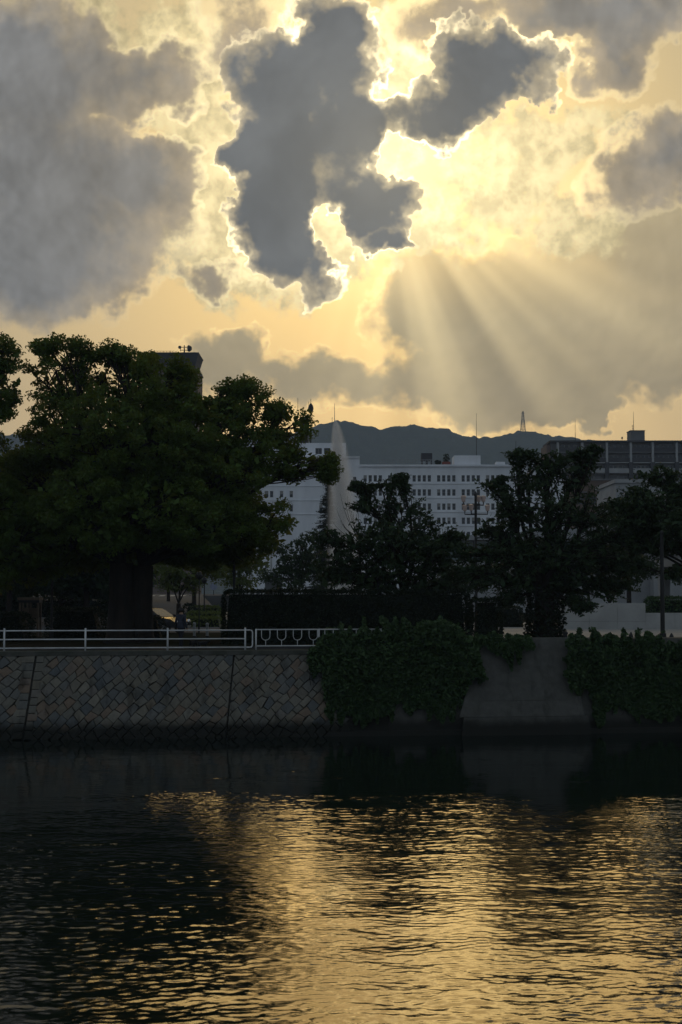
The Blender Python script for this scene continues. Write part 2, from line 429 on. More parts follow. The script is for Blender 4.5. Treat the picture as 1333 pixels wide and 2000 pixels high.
# ================================================================ mesh helpers
class MB:
    """collects simple solids and links them as ONE mesh object"""
    def __init__(s): s.v, s.f, s.mi = [], [], []
    def add(s, vs, fs, mi=0):
        n = len(s.v); s.v += [tuple(v) for v in vs]; s.f += [tuple(i + n for i in f) for f in fs]; s.mi += [mi] * len(fs)
        return s
    def box(s, x0, x1, y0, y1, z0, z1, mi=0):
        return s.add([(x0, y0, z0), (x1, y0, z0), (x1, y1, z0), (x0, y1, z0), (x0, y0, z1), (x1, y0, z1), (x1, y1, z1), (x0, y1, z1)],
                     [(0, 3, 2, 1), (4, 5, 6, 7), (0, 1, 5, 4), (1, 2, 6, 5), (2, 3, 7, 6), (3, 0, 4, 7)], mi)
    def hexa(s, lo, hi, mi=0):
        """four lower and four upper corners"""
        return s.add(list(lo) + list(hi), [(0, 3, 2, 1), (4, 5, 6, 7), (0, 1, 5, 4), (1, 2, 6, 5), (2, 3, 7, 6), (3, 0, 4, 7)], mi)
    def tube(s, pts, rad, n=8, mi=0, cap=True):
        pts = [Vector(p) for p in pts]
        if not hasattr(rad, '__len__'): rad = [rad] * len(pts)
        rings = []
        up = None
        for i, p in enumerate(pts):
            a = pts[max(i - 1, 0)]; b = pts[min(i + 1, len(pts) - 1)]
            t = (b - a).normalized()
            if up is None:
                up = Vector((0, 0, 1)) if abs(t.z) < 0.9 else Vector((1, 0, 0))
            x = up.cross(t)
            if x.length < 1e-4: x = Vector((0, 1, 0)).cross(t)
            x.normalize(); y = t.cross(x).normalized(); up = y
            rings.append([p + (x * math.cos(k * 2 * math.pi / n) + y * math.sin(k * 2 * math.pi / n)) * rad[i] for k in range(n)])
        vs = [v for r in rings for v in r]
        fs = [(i * n + k, i * n + (k + 1) % n, (i + 1) * n + (k + 1) % n, (i + 1) * n + k) for i in range(len(pts) - 1) for k in range(n)]
        if cap: fs += [tuple(range(n - 1, -1, -1)), tuple((len(pts) - 1) * n + k for k in range(n))]
        return s.add(vs, fs, mi)
    def lathe(s, prof, c=(0, 0, 0), n=12, mi=0):
        vs = [(c[0] + r * math.cos(k * 2 * math.pi / n), c[1] + r * math.sin(k * 2 * math.pi / n), c[2] + z) for r, z in prof for k in range(n)]
        fs = [(i * n + k, i * n + (k + 1) % n, (i + 1) * n + (k + 1) % n, (i + 1) * n + k) for i in range(len(prof) - 1) for k in range(n)]
        fs += [tuple(range(n - 1, -1, -1)), tuple((len(prof) - 1) * n + k for k in range(n))]
        return s.add(vs, fs, mi)
    def mesh(s, name, mats, smooth=False):
        me = bpy.data.meshes.new(name); me.from_pydata(s.v, [], s.f)
        for m in (mats if isinstance(mats, (list, tuple)) else [mats]): me.materials.append(m)
        if any(s.mi): me.polygons.foreach_set('material_index', s.mi)
        if smooth: me.polygons.foreach_set('use_smooth', [True] * len(s.f))
        me.update(); return me
    def build(s, name, mats, parent=None, smooth=False, loc=None):
        return link(name, s.mesh(name, mats, smooth), parent, loc)
def link(name, me, parent=None, loc=None):
    o = bpy.data.objects.new(name, me); COL.objects.link(o)
    if parent is not None: o.parent = parent
    if loc is not None: o.location = loc
    return o
def tag(o, label=None, cat=None, group=None, kind=None):
    if label: o['label'] = label
    if cat: o['category'] = cat
    if group: o['group'] = group
    if kind: o['kind'] = kind
    return o
def thing(name, label, cat, loc=(0, 0, 0), rz=0.0, group=None):
    o = bpy.data.objects.new(name, None); COL.objects.link(o)
    o.empty_display_size = 0.3
    o.location = loc; o.rotation_euler = (0, 0, rz)
    return tag(o, label, cat, group)
def copy_tree(o, parent=None):
    c = o.copy(); COL.objects.link(c); c.parent = parent
    for ch in list(o.children): copy_tree(ch, c)
    return c
def struct(name, mb, mat, smooth=False):
    o = mb.build(name, mat, smooth=smooth); o['kind'] = 'structure'; return o
def raw_mesh(name, co, quads, mat, smooth=False):
    """fast mesh of quads from arrays"""
    me = bpy.data.meshes.new(name)
    nv, nf = len(co), len(quads)
    me.vertices.add(nv); me.vertices.foreach_set('co', np.ascontiguousarray(co, dtype=np.float32).ravel())
    me.loops.add(nf * 4); me.loops.foreach_set('vertex_index', np.ascontiguousarray(quads, dtype=np.int32).ravel())
    me.polygons.add(nf); me.polygons.foreach_set('loop_start', np.arange(0, nf * 4, 4, dtype=np.int32))
    me.polygons.foreach_set('loop_total', np.full(nf, 4, dtype=np.int32))
    if smooth: me.polygons.foreach_set('use_smooth', np.ones(nf, dtype=bool))
    me.materials.append(mat); me.update(calc_edges=True); me.validate()
    return me
def leaf_mesh(name, pos, size, mat, up=0.35, aspect=0.55, droop=0.0):
    """one folded diamond leaf at each point"""
    n = len(pos)
    nr = RNG.normal(size=(n, 3)); nr[:, 2] += up * 2; nr /= np.linalg.norm(nr, axis=1)[:, None]
    t = RNG.normal(size=(n, 3)); t[:, 2] -= droop
    t -= nr * (t * nr).sum(1)[:, None]; t /= np.linalg.norm(t, axis=1)[:, None] + 1e-9
    b = np.cross(nr, t)
    sz = (np.asarray(size) * RNG.uniform(0.65, 1.3, n))[:, None]
    co = np.empty((n, 4, 3))
    co[:, 0] = pos - t * sz * 0.5
    co[:, 1] = pos + b * sz * aspect * 0.5 + nr * sz * 0.12
    co[:, 2] = pos + t * sz * 0.5
    co[:, 3] = pos - b * sz * aspect * 0.5 + nr * sz * 0.12
    return raw_mesh(name, co.reshape(-1, 3), np.arange(n * 4).reshape(-1, 4), mat)
def in_ball(n):
    v = RNG.normal(size=(n, 3)); v /= np.linalg.norm(v, axis=1)[:, None]
    return v * RNG.uniform(0, 1, n)[:, None] ** (1 / 3)
def vnoise(x, y, seed=0):
    """smooth value noise on arrays"""
    xi, yi = np.floor(x).astype(int), np.floor(y).astype(int)
    fx, fy = x - xi, y - yi
    fx, fy = fx * fx * (3 - 2 * fx), fy * fy * (3 - 2 * fy)
    def h(a, b):
        v = np.sin(a * 127.1 + b * 311.7 + seed * 74.7) * 43758.5453
        return v - np.floor(v)
    return (h(xi, yi) * (1 - fx) + h(xi + 1, yi) * fx) * (1 - fy) + (h(xi, yi + 1) * (1 - fx) + h(xi + 1, yi + 1) * fx) * fy

# ================================================================ ground, river, hills
GZ = 3.40                                    # level of the park
SL = 0.12                                    # the bank runs slightly away to the right
def wall_y(x): return 58.6 + SL * x
def ground():
    mb = MB()
    pts = [(-1450, 34.9), (-197, 34.9), (200, 82.6), (1450, 82.6), (1450, 2700), (-1450, 2700)]
    mb.add([(x, y, GZ) for x, y in pts], [(0, 1, 2, 3, 4, 5)])
    struct('ground', mb, M['soil'])
    mb = MB(); mb.box(-1450, 1450, -140, 2.0, -0.9, GZ)           # the photographer's bank
    struct('near_bank', mb, M['paving'])
    # strips along the bank, in world coordinates
    def strip(name, d0, d1, x0, x1, z, mat):
        mb = MB(); mb.add([(x0, wall_y(x0) + d0, z), (x1, wall_y(x1) + d0, z), (x1, wall_y(x1) + d1, z), (x0, wall_y(x0) + d1, z)], [(0, 1, 2, 3)])
        return struct(name, mb, mat)
    strip('grass_verge', 0.35, 1.2, -40, 3, GZ + 0.004, M['grass'])
    strip('path', 1.2, 5.2, -60, 3, GZ + 0.008, M['asphalt'])
    mb = MB(); mb.add([(3, 60, GZ + .004), (70, 68, GZ + .004), (70, 112, GZ + .004), (3, 112, GZ + .004)], [(0, 1, 2, 3)])
    struct('plaza', mb, M['paving'])
    # road climbing away beyond the tree, with a dashed line across it
    mb = MB(); mb.add([(-26, 84, GZ + .012), (-6, 84, GZ + .012), (-17, 175, GZ + 1.95), (-40, 175, GZ + 1.95)], [(0, 1, 2, 3)])
    struct('road', mb, M['road'])
    mb = MB(); mb.add([(-60, 175, GZ + 1.95), (0, 175, GZ + 1.95), (0, 260, GZ + 2.0), (-60, 260, GZ + 2.0), (-60, 175, GZ), (0, 175, GZ)], [(0, 1, 2, 3), (4, 5, 1, 0)])
    struct('upper_road', mb, M['road'])
    for k in range(9):
        mb = MB(); x = -29.5 + k * 1.25
        mb.add([(x, 171, GZ + 1.90), (x + .62, 171, GZ + 1.90), (x + .62, 174, GZ + 1.96), (x, 174, GZ + 1.96)], [(0, 1, 2, 3)])
        o = mb.build('road_marking', M['road_paint']); o['kind'] = 'structure'
    mb = MB(); mb.add([(-12, 112, GZ + .006), (3, 112, GZ + .006), (12, 260, GZ + .006), (-20, 260, GZ + .006)], [(0, 1, 2, 3)])
    struct('park_walk', mb, M['paving'])
ground()

def river():
    xs = np.concatenate([[-1440, -300, -60, -30, -22], np.arange(-18, 18.001, 0.062), [22, 30, 60, 300, 1440]])
    ys = np.concatenate([[-1, 6, 12], np.arange(16, 61.0, 0.052), [70, 90]])
    # random sea: gaussian spectrum in a periodic tile
    n, L = 2048, 90.0
    k = np.fft.fftfreq(n, L / n) * 2 * np.pi
    kx, ky = np.meshgrid(k, k)
    kk = np.hypot(kx, ky) + 1e-6
    lam = 2 * np.pi / kk
    def field(l0, width, seed, aniso):
        r = np.random.default_rng(seed)
        th = np.arctan2(ky, kx)
        spec = np.exp(-(np.log(lam / l0) / width) ** 2) * (0.25 + aniso * np.abs(np.sin(th)) ** 3)
        f = np.fft.ifft2(np.fft.fft2(r.normal(size=(n, n))) * spec).real
        gy = np.gradient(f, L / n, axis=0)
        return f / gy.std()                 # unit slope along the view
    h = field(0.20, 0.26, 1, 0.15) * 0.052 + field(0.42, 0.34, 4, 0.35) * 0.026 + field(1.2, 0.4, 2, 0.9) * 0.012 + field(3.4, 0.5, 3, 1.0) * 0.008
    X, Y = np.meshgrid(xs, ys)
    gx = (X / L * n) % n; gy = (Y / L * n) % n
    x0, y0 = np.floor(gx).astype(int) % n, np.floor(gy).astype(int) % n
    fx, fy = gx - np.floor(gx), gy - np.floor(gy)
    H = (h[y0, x0] * (1 - fx) + h[y0, (x0 + 1) % n] * fx) * (1 - fy) + (h[(y0 + 1) % n, x0] * (1 - fx) + h[(y0 + 1) % n, (x0 + 1) % n] * fx) * fy
    # the water lies calmer in the lee of the far bank; gusts leave rough and smooth patches
    patch = vnoise(X / 5.5, Y / 3.2, 3) * 0.6 + vnoise(X / 2.1, Y / 1.2, 5) * 0.4
    edge = np.clip((43.5 + (vnoise(X / 3.0, Y / 1.4, 8) - 0.5) * 9.0 - Y) / 6.0, 0, 1)
    fleck = np.clip((vnoise(X / 1.6, Y / 0.8, 21) - 0.80) * 8, 0, 1) * (Y < 50) * (Y > 38)
    edge = np.maximum(edge, fleck * 0.9)
    amp = 0.20 + edge * (0.25 + 1.15 * patch)
    amp = np.where((np.abs(X) > 19) | (Y < 15), 0.0, amp)
    co = np.stack([X, Y, H * amp], -1).reshape(-1, 3)
    ny, nx = X.shape
    i = (np.arange(ny - 1)[:, None] * nx + np.arange(nx - 1)[None, :]).ravel()
    me = raw_mesh('river', co, np.stack([i, i + 1, i + nx + 1, i + nx], 1), M['water'], smooth=True)
    o = link('river', me); o['kind'] = 'structure'
river()

def hills():
    prof = [(-900, 900), (-400, 870), (-100, 852), (0, 846), (90, 851), (200, 862), (350, 866), (480, 858), (560, 848), (605, 834), (640, 824), (655, 820), (690, 822),
            (720, 833), (740, 838), (765, 831), (795, 828), (830, 832), (870, 836), (905, 848), (940, 853), (975, 852), (1000, 845),
            (1030, 841), (1060, 845), (1090, 851), (1150, 857), (1200, 865), (1300, 875), (1500, 890), (1900, 920), (2400, 950)]
    Yr = 2300.0
    px = np.linspace(-900, 2400, 1100)
    py = np.interp(px, [p[0] for p in prof], [p[1] for p in prof])
    X = (px - 666.5) / FPX * Yr
    Zr = CAMH + (1156 - py) / FPX * Yr * 1.0
    ts = np.concatenate([np.linspace(0, 0.8, 14), np.linspace(0.83, 1.0, 12), np.linspace(1.03, 1.5, 8)])
    rows = []
    for t in ts:
        if t <= 1: y = 1650 + (Yr - 1650) * t; z = GZ + (Zr - GZ) * (t ** 1.25)
        else: y = Yr + (t - 1) * 700; z = GZ + (Zr - GZ) * (1 - (t - 1) * 1.6)
        gul = (vnoise(X / 90, np.full_like(X, t * 4.0), 2) - 0.5) * 50 * min(1, 4 * abs(t * (1 - t)))
        trees = (vnoise(X / 7.0, np.full_like(X, t * 60), 4) * 7 + vnoise(X / 17.0, np.full_like(X, t * 31), 6) * 6 + vnoise(X / 3.4, np.full_like(X, t * 90), 9) * 3 - 8) * (0.5 if t > 0 else 0)
        rows.append(np.stack([X, np.full_like(X, y), z + gul + trees], -1))
    co = np.array(rows); ny, nx = co.shape[:2]
    i = (np.arange(ny - 1)[:, None] * nx + np.arange(nx - 1)[None, :]).ravel()
    o = link('hills', raw_mesh('hills', co.reshape(-1, 3), np.stack([i, i + 1, i + nx + 1, i + nx], 1), M['hill']))
    o['kind'] = 'structure'
hills()

# ================================================================ embankment walls
BAT = 0.30                                   # batter of the wall face
ZT = 3.24                                    # top of the stonework
def wpt(s, z, out=0.0):
    """point on the wall face: s metres across, z up, out towards the river"""
    return Vector((s + 0.12 * out, wall_y(s) - (ZT - z) * BAT - out, z + out * 0.28))
def px_s(px, Y=58.0): return (px - 666.5) * Y / FPX
def clip_poly(poly, a, b, c):
    """keep the part where a*x+b*y<=c"""
    out = []
    for i, p in enumerate(poly):
        q = poly[(i + 1) % len(poly)]
        dp, dq = a * p[0] + b * p[1] - c, a * q[0] + b * q[1] - c
        if dp <= 0: out.append(p)
        if dp * dq < 0:
            t = dp / (dp - dq); out.append((p[0] + (q[0] - p[0]) * t, p[1] + (q[1] - p[1]) * t))
    return out
def area(p): return 0.5 * sum(p[i][0] * p[(i + 1) % len(p)][1] - p[(i + 1) % len(p)][0] * p[i][1] for i in range(len(p)))
def stone_wall():
    S0, S1 = -17.5, px_s(760)
    w = thing('stone_wall', 'battered embankment wall of diagonally laid grey stones above the water', 'wall', (0, 58, 0))
    inv = Vector((0, 58, 0))
    mb = MB()                                # joint bed behind the stones
    for s0, s1 in ((S0, S1),):
        a = [wpt(s0, -0.8, -0.05), wpt(s1, -0.8, -0.05), wpt(s1, ZT, -0.05), wpt(s0, ZT, -0.05)]
        bk = [p + Vector((0, 1.6, 0)) for p in a]
        mb.hexa([a[0] - inv, a[1] - inv, bk[1] - inv, bk[0] - inv], [a[3] - inv, a[2] - inv, bk[2] - inv, bk[3] - inv])
    mb.build('joint_bed', M['mortar'], w)
    # slanting settlement joints as lines s = a + b*z
    def jl(xt, xb):
        st, sb = px_s(xt), px_s(xb, 57.2); return lambda z: sb + (st - sb) * (z / ZT)
    J1, J2 = jl(82, 61), jl(458, 444)
    G = 0.008
    rnd = random.Random(3)
    polys = []
    def quoins(line, side, wid):
        z = 0.02
        k = 0
        while z < ZT - 0.1:
            h = rnd.uniform(0.26, 0.36); z1 = min(z + h, ZT)
            wd = wid * rnd.uniform(0.85, 1.2)
            p = [(line(z) + side * 0.03, z), (line(z) + side * wd, z), (line(z1) + side * wd * rnd.uniform(.9, 1.1), z1), (line(z1) + side * 0.03, z1)]
            if side < 0: p = p[::-1]
            polys.append([(x, y) for x, y in p]); z = z1; k += 1
    def lattice(sa, sb, la=None, lb=None, offa=0.0, offb=0.0, seed=1):
        rn = random.Random(seed)
        c45 = math.cos(R(43 + seed)); s45 = math.sin(R(43 + seed))
        L, Wd = 0.40, 0.325
        jit = {}
        def corner(i, j):
            if (i, j) not in jit: jit[(i, j)] = (rn.uniform(-.06, .06), rn.uniform(-.06, .06))
            return jit[(i, j)]
        for j in range(-40, 60):
            for i in range(-45, 45):
                off = (j % 2) * 0.5 + 0.13 * math.sin(j * 1.7)
                u0, u1, v0, v1 = (i + off) * L, (i + off + 1) * L, j * Wd, (j + 1) * Wd
                base = [(u0, v0), (u1, v0), (u1, v1), (u0, v1)]
                js = [corner((i, j), 0), corner((i + 1, j), 0), corner((i + 1, j), 1), corner((i, j), 1)]
                cx0 = (sa + sb) / 2
                p = []
                for (u, v), d in zip(base, js):
                    line = j + (1 if v > v0 + .01 else 0)
                    u += d[0]; v += (float(vnoise(np.array([u * 2.3 + 50.]), np.array([line * 3.7 + 90.]), seed)[0]) - .5) * .17
                    p.append((cx0 + u * c45 - v * s45, 1.6 + u * s45 + v * c45))
                if max(q[0] for q in p) < sa or min(q[0] for q in p) > sb or max(q[1] for q in p) < 0 or min(q[1] for q in p) > ZT: continue
                p = clip_poly(p, 0, 1, ZT); p = clip_poly(p, 0, -1, 0.05)
                if len(p) < 3: continue
                if la:                       # keep s >= la(z)+offa
                    z0, z1 = 0, ZT; a0, a1 = la(0) + offa, la(ZT) + offa
                    p = clip_poly(p, -1, (a1 - a0) / ZT, -a0)
                if len(p) >= 3 and lb:
                    a0, a1 = lb(0) + offb, lb(ZT) + offb
                    p = clip_poly(p, 1, -(a1 - a0) / ZT, a0)
                if len(p) < 3 or abs(area(p)) < 0.006: continue
                polys.append(p)
    quoins(J1, -1, 0.44); quoins(J1, 1, 0.36)
    lattice(px_s(-12), px_s(80), None, J1, 0, -0.36, 1)
    lattice(px_s(60), px_s(460), J1, J2, 0.30, -0.03, 2)
    lattice(px_s(440), px_s(668), J2, None, 0.03, 0, 3)
    rest = MB()
    polys.sort(key=lambda p: -abs(area(p)))
    for k, p in enumerate(polys):
        if area(p) < 0: p = p[::-1]
        c = (sum(q[0] for q in p) / len(p), sum(q[1] for q in p) / len(p))
        n = len(p)
        proud = rnd.uniform(-0.012, 0.018)
        tilt = (rnd.uniform(-.06, .06), rnd.uniform(-.06, .06))
        def shrink(q, g):
            g *= 1.0 + .5 * math.sin(q[0] * 37 + q[1] * 19)
            d = math.hypot(q[0] - c[0], q[1] - c[1]) + 1e-6; f = max(0.1, (d - g) / d); return (c[0] + (q[0] - c[0]) * f, c[1] + (q[1] - c[1]) * f)
        cw = wpt(c[0], c[1], 0.0)
        lo = [wpt(*shrink(q, G), -0.06) - cw for q in p]
        m1 = [wpt(*shrink(q, G), 0.005 + proud) - cw for q in p]
        hi = []
        for q in p:
            a = shrink(q, G + 0.022); hi.append(wpt(a[0], a[1], 0.035 + proud + (a[0] - c[0]) * tilt[0] + (a[1] - c[1]) * tilt[1]) - cw)
        ctr = wpt(c[0], c[1], 0.045 + proud) - cw
        vs = lo + m1 + hi + [ctr]
        fs = []
        for i in range(n):
            j = (i + 1) % n
            fs += [(i, j, n + j, n + i), (n + i, n + j, 2 * n + j, 2 * n + i), (2 * n + i, 2 * n + j, 3 * n)]
        if k < 300:
            MB().add(vs, fs).build('stone', M['stone'], w, loc=cw - inv)
        else:
            rest.add([v + cw - inv for v in vs], fs)
    if rest.v: rest.build('small_stones', M['stone'], w)['kind'] = 'stuff'
    # coping
    cp = MB()
    a = [wpt(S0, ZT, 0.07), wpt(px_s(760), ZT, 0.07)]
    lo = [a[0], a[1], a[1] + Vector((0, .55, 0)), a[0] + Vector((0, .55, 0))]
    hi = [p + Vector((0, 0.0, GZ + 0.02 - p.z)) for p in lo]
    lo = [Vector((p.x, p.y, ZT + .003)) for p in lo]
    cp.hexa([p - inv for p in lo], [p - inv for p in hi])
    cp.build('coping', M['coping'], w)
    return w
stone_wall()

def concrete_wall():
    w = thing('concrete_wall', 'plain grey concrete embankment wall between the ivy curtains', 'wall', (0, 59, 0))
    inv = Vector((0, 59, 0))
    PT = 3.84
    def slab(name, s0, s1, z0, z1, out0, out1, th, sl0=0, sl1=0):
        """a face from s0..s1, its ends leaning by sl0/sl1 towards the foot"""
        a = [wpt(s0 - sl0, z0, out0), wpt(s1 + sl1, z0, out0), wpt(s1, z1, out1), wpt(s0, z1, out1)]
        for p, z in zip(a, (z0, z0, z1, z1)): p.z = z
        bk = [p + Vector((0, th, 0)) for p in a]
        m = MB(); m.hexa([a[0] - inv, a[1] - inv, bk[1] - inv, bk[0] - inv], [a[3] - inv, a[2] - inv, bk[2] - inv, bk[3] - inv])
        return m.build(name, M['concrete_old'], w)
    slab('wall_face', px_s(760) + .003, 26, -0.8, PT, 0.02, -0.10, 1.5)
    # the buttress face was poured in lifts: thin open lines between them
    zs = [0.72, 1.36, 2.02, 2.70, 3.36, PT + .04]
    sa, sb = px_s(938, 59), px_s(1112, 59); zt, zb = zs[-1], zs[0]
    def lean(z): return (zt - z) / (zt - zb)
    slab('buttress_core', sa + .03, sb - .03, 0.72, PT + .03, 0.40, 0.28, 0.58, 1.0, .43)
    for i, (z0, z1) in enumerate(zip(zs[:-1], zs[1:])):
        l0, l1 = lean(z0), lean(z1); o = lambda z: .30 + .12 * lean(z)
        cuts = [0, .42, 1] if i % 2 else [0, .66, 1]
        for c0, c1 in zip(cuts[:-1], cuts[1:]):
            ta, tb = sa - 1.02 * l1, sb + .45 * l1; ba, bb = sa - 1.02 * l0, sb + .45 * l0
            x0, x1 = ta + (tb - ta) * c0 + .004, ta + (tb - ta) * c1 - .004
            y0, y1 = ba + (bb - ba) * c0 + .004, ba + (bb - ba) * c1 - .004
            slab('concrete_panel', x0, x1, z0 + .008, z1, o(z0) + .03, o(z1) + .03, .3, x0 - y0, y1 - x1)
    slab('buttress_foot', px_s(938, 59) - 0.85, px_s(1112, 59) + 0.6, -0.8, 0.717, 0.5, 0.47, 0.7, 0.2, 0.15)
    slab('footing', px_s(640), 26, -0.8, 0.20, 0.16, 0.12, 0.5)
    return w
concrete_wall()

# ================================================================ far buildings
def P3(px, py, Y): return at(px, py, Y)
def window_meshes(w, h):
    """a few kinds of one sash window: glass set back, frame, sometimes a blind"""
    res = []
    for kind in range(4):
        m = MB()
        m.box(0, w, 0.16, 0.20, 0, h, 0)
        res.append(m.mesh('window', M['glass']))
    return res
def window_frame_mesh(w, h):
    m = MB(); t = 0.05
    m.box(0, w, 0.10, 0.155, h * .48, h * .48 + t); m.box(0, w, 0.10, 0.155, 0, t); m.box(0, t, 0.10, 0.155, t + .001, h * .48 - .001); m.box(w - t, w, 0.10, 0.155, t + .001, h * .48 - .001)
    return m.mesh('window_frame', M['frame'])
def facade(name, parent, x0, x1, z0, z1, rows, spans, mat, depth=0.35):
    """a wall with real openings: rows = (z, height); spans(row) = list of (x, width)"""
    m = MB(); zc = z0
    for (zr, h), sp in zip(rows, spans):
        if zr > zc + 1e-4: m.box(x0, x1, 0, depth, zc, zr)
        xc = x0
        for (xw, ww) in sp:
            m.box(xc, xw, 0.0, depth, zr, zr + h); xc = xw + ww
        m.box(xc, x1, 0.0, depth, zr, zr + h)
        zc = zr + h
    m.box(x0, x1, 0, depth, zc, z1)
    return m.build(name, mat, parent)
def white_building():
    Y = 300.0; k = ppm(Y)
    X = lambda px: (px - 666.5) / k
    Z = lambda py: CAMH + (1156 - py) / k * 1.0
    w = thing('office_building', 'long white office block with rows of paired dark windows behind the park', 'building', (0, Y, GZ))
    zz = lambda py: Z(py) - GZ
    ww, wh = 6.3 / k, 12.6 / k
    rnd = random.Random(5)
    def block(name, xa, xb, ytop, rows_px, spans_px, depth=16, body=True):
        rows = [(zz(py + 12.6), wh) for py in rows_px][::-1]
        spans = [[(X(p), ww) for p in sp] for sp in spans_px][::-1]
        facade(name, w, X(xa), X(xb), 0, zz(ytop), rows, spans, M['white_wall'])
        m = MB(); m.box(X(xa), X(xb), 0.353, depth, 0, zz(ytop) - .02); m.build(name + '_body', M['white_wall'], w)
        fm = window_frame_mesh(ww, wh); wm = window_meshes(ww, wh)
        bm_ = MB(); bm_.box(0.03, ww - .03, 0.12, 0.154, wh * .52, wh - .02); blind = bm_.mesh('blind', M['blind'])
        for (zr, h), sp in zip(rows, spans):
            for (xw, _) in sp:
                o = link('window', wm[0], w, (xw, 0, zr))
                link('window_frame', fm, o)
                if rnd.random() < 0.22: link('blind', blind, o)
    rows = [927.8 + 27.7 * r for r in range(6)]
    groups = [710.7 + 48 * g for g in range(8)]
    block('main_wall', 703, 1104, 908, rows, [[g + 9.9 * i for g in groups for i in range(4)] for _ in rows])
    lrows = [931 + 27.7 * r for r in range(7)]
    lsp = [[624, 690], [518, 527.5, 547, 566], [566, 624], [518, 527.5, 566], [500, 509.5, 518.5, 527.5], [495, 505, 540], [498, 508, 518]]
    block('wing_wall', 470, 703, 893, lrows, lsp, 18)
    # set-back top storey with large windows
    m = MB(); yb = 2.5
    xs = [X(470), X(560), X(585), X(616), X(628.5), X(633), X(645), X(651), X(663.5), X(676)]
    zb, z0, z1, zt = zz(893), zz(884), zz(872), zz(862)
    m.box(xs[0], xs[9], yb, yb + 10, zb, z0); m.box(xs[0], xs[9], yb, yb + 10, z1, zt)
    for a, b in ((0, 1), (2, 3), (4, 5), (6, 7), (8, 9)): m.box(xs[a], xs[b], yb, yb + 10, z0, z1)
    m.build('top_storey', M['white_wall'], w)
    for a, b in ((1, 2), (3, 4), (5, 6), (7, 8)):
        o = MB().box(xs[a], xs[b], yb + .3, yb + .4, z0, z1).build('window', M['glass'], w)
        MB().box((xs[a] + xs[b]) / 2 - .04, (xs[a] + xs[b]) / 2 + .04, yb + .22, yb + .297, z0, z1).build('window_frame', M['frame'], o)
    # ledges
    for py in (945, 972.7, 1000.4, 1028):
        MB().box(X(703), X(1104), -0.12, -0.003, zz(py), zz(py) + 0.16).build('ledge', M['white_wall'], w)
    for py in (950, 977.7, 1005):
        MB().box(X(470), X(703) - .003, -0.12, -0.003, zz(py), zz(py) + 0.16).build('ledge', M['white_wall'], w)
    MB().box(X(703), X(1104), -0.35, 16.2, zz(911) + .0, zz(907)).build('cornice', M['white_wall'], w)
    MB().box(X(470), X(703) - .003, -0.25, 17.8, zz(894) + .01, zz(891)).build('cornice', M['white_wall'], w)
    top = zz(907) + .003
    # roof railing, plant and tank frame
    r = MB()
    for px in range(742, 852, 5): r.box(X(px), X(px) + .09, .4, .5, top, top + 1.0)
    r.box(X(740), X(852), .38, .52, top + 1.002, top + 1.1); r.box(X(740), X(852), .42, .48, top + .45, top + .52)
    r.build('roof_railing', M['grey_metal'], w)
    t = MB()
    for a in (826, 844):
        for d in (2, 4): t.box(X(a), X(a) + .25, d, d + .25, top, top + 2.6)
    t.box(X(825), X(846.5), 1.9, 4.4, top + 1.1, top + 2.65)
    t.box(X(834), X(838), 2, 2.3, top, top + 1.097)
    t.build('tank_frame', M['dark_wall'], w)
    MB().box(X(889), X(941), 1, 7, top, top + 2.05).build('penthouse', M['white_wall'], w)
    MB().box(X(972), X(989), 1, 4, top, top + .7).build('vent_box', M['white_wall'], w)
    MB().box(X(1009), X(1013), 1, 1.6, top, top + 2.1).build('flue', M['white_wall'], w)
    MB().box(X(866), X(882), 1.4, 2.4, top, top + .75).build('planter', M['rust'], w)
    m = MB(); m.tube([(X(934), 2, top + 2.0), (X(934), 2, top + 11.2)], [.07, .03], 6); m.build('mast', M['dark_metal'], w)
    m = MB(); m.tube([(X(1011), 1.3, top + 2.1), (X(1011), 1.3, top + 5.2)], [.07, .04], 6); m.build('mast', M['dark_metal'], w)
    # masts on the wing
    tz = zt
    m = MB(); m.tube([(X(580), 6, tz), (X(580), 6, zz(768))], [.10, .04], 6); m.build('mast', M['dark_metal'], w)
    m = MB(); m.tube([(X(606), 6, tz), (X(606), 6, zz(770))], [.16, .05], 6)
    m.lathe([(.1, 0), (.5, .35), (.62, .9), (.45, 1.5), (.1, 2.0)], (X(606), 6, zz(797)), 10); m.tube([(X(602), 6, zz(790)), (X(602), 6, zz(775))], .04, 5); m.build('antenna_mast', M['dark_metal'], w)
    MB().box(X(584), X(601), 4, 8, tz - .02, zz(808)).build('lift_tower', M['dark_wall'], w)
    # roof shrubs
    for px, h in ((858, .9), (874, 1.9)):
        c = np.array([X(px), 2, top + h * .75]); pos = c + in_ball(260) * np.array([.75, .75, h * .6])
        o = link('roof_shrub', leaf_mesh('roof_shrub', pos, .34, M['hedge_leaf'])); o.parent = w
    return w
white_building()

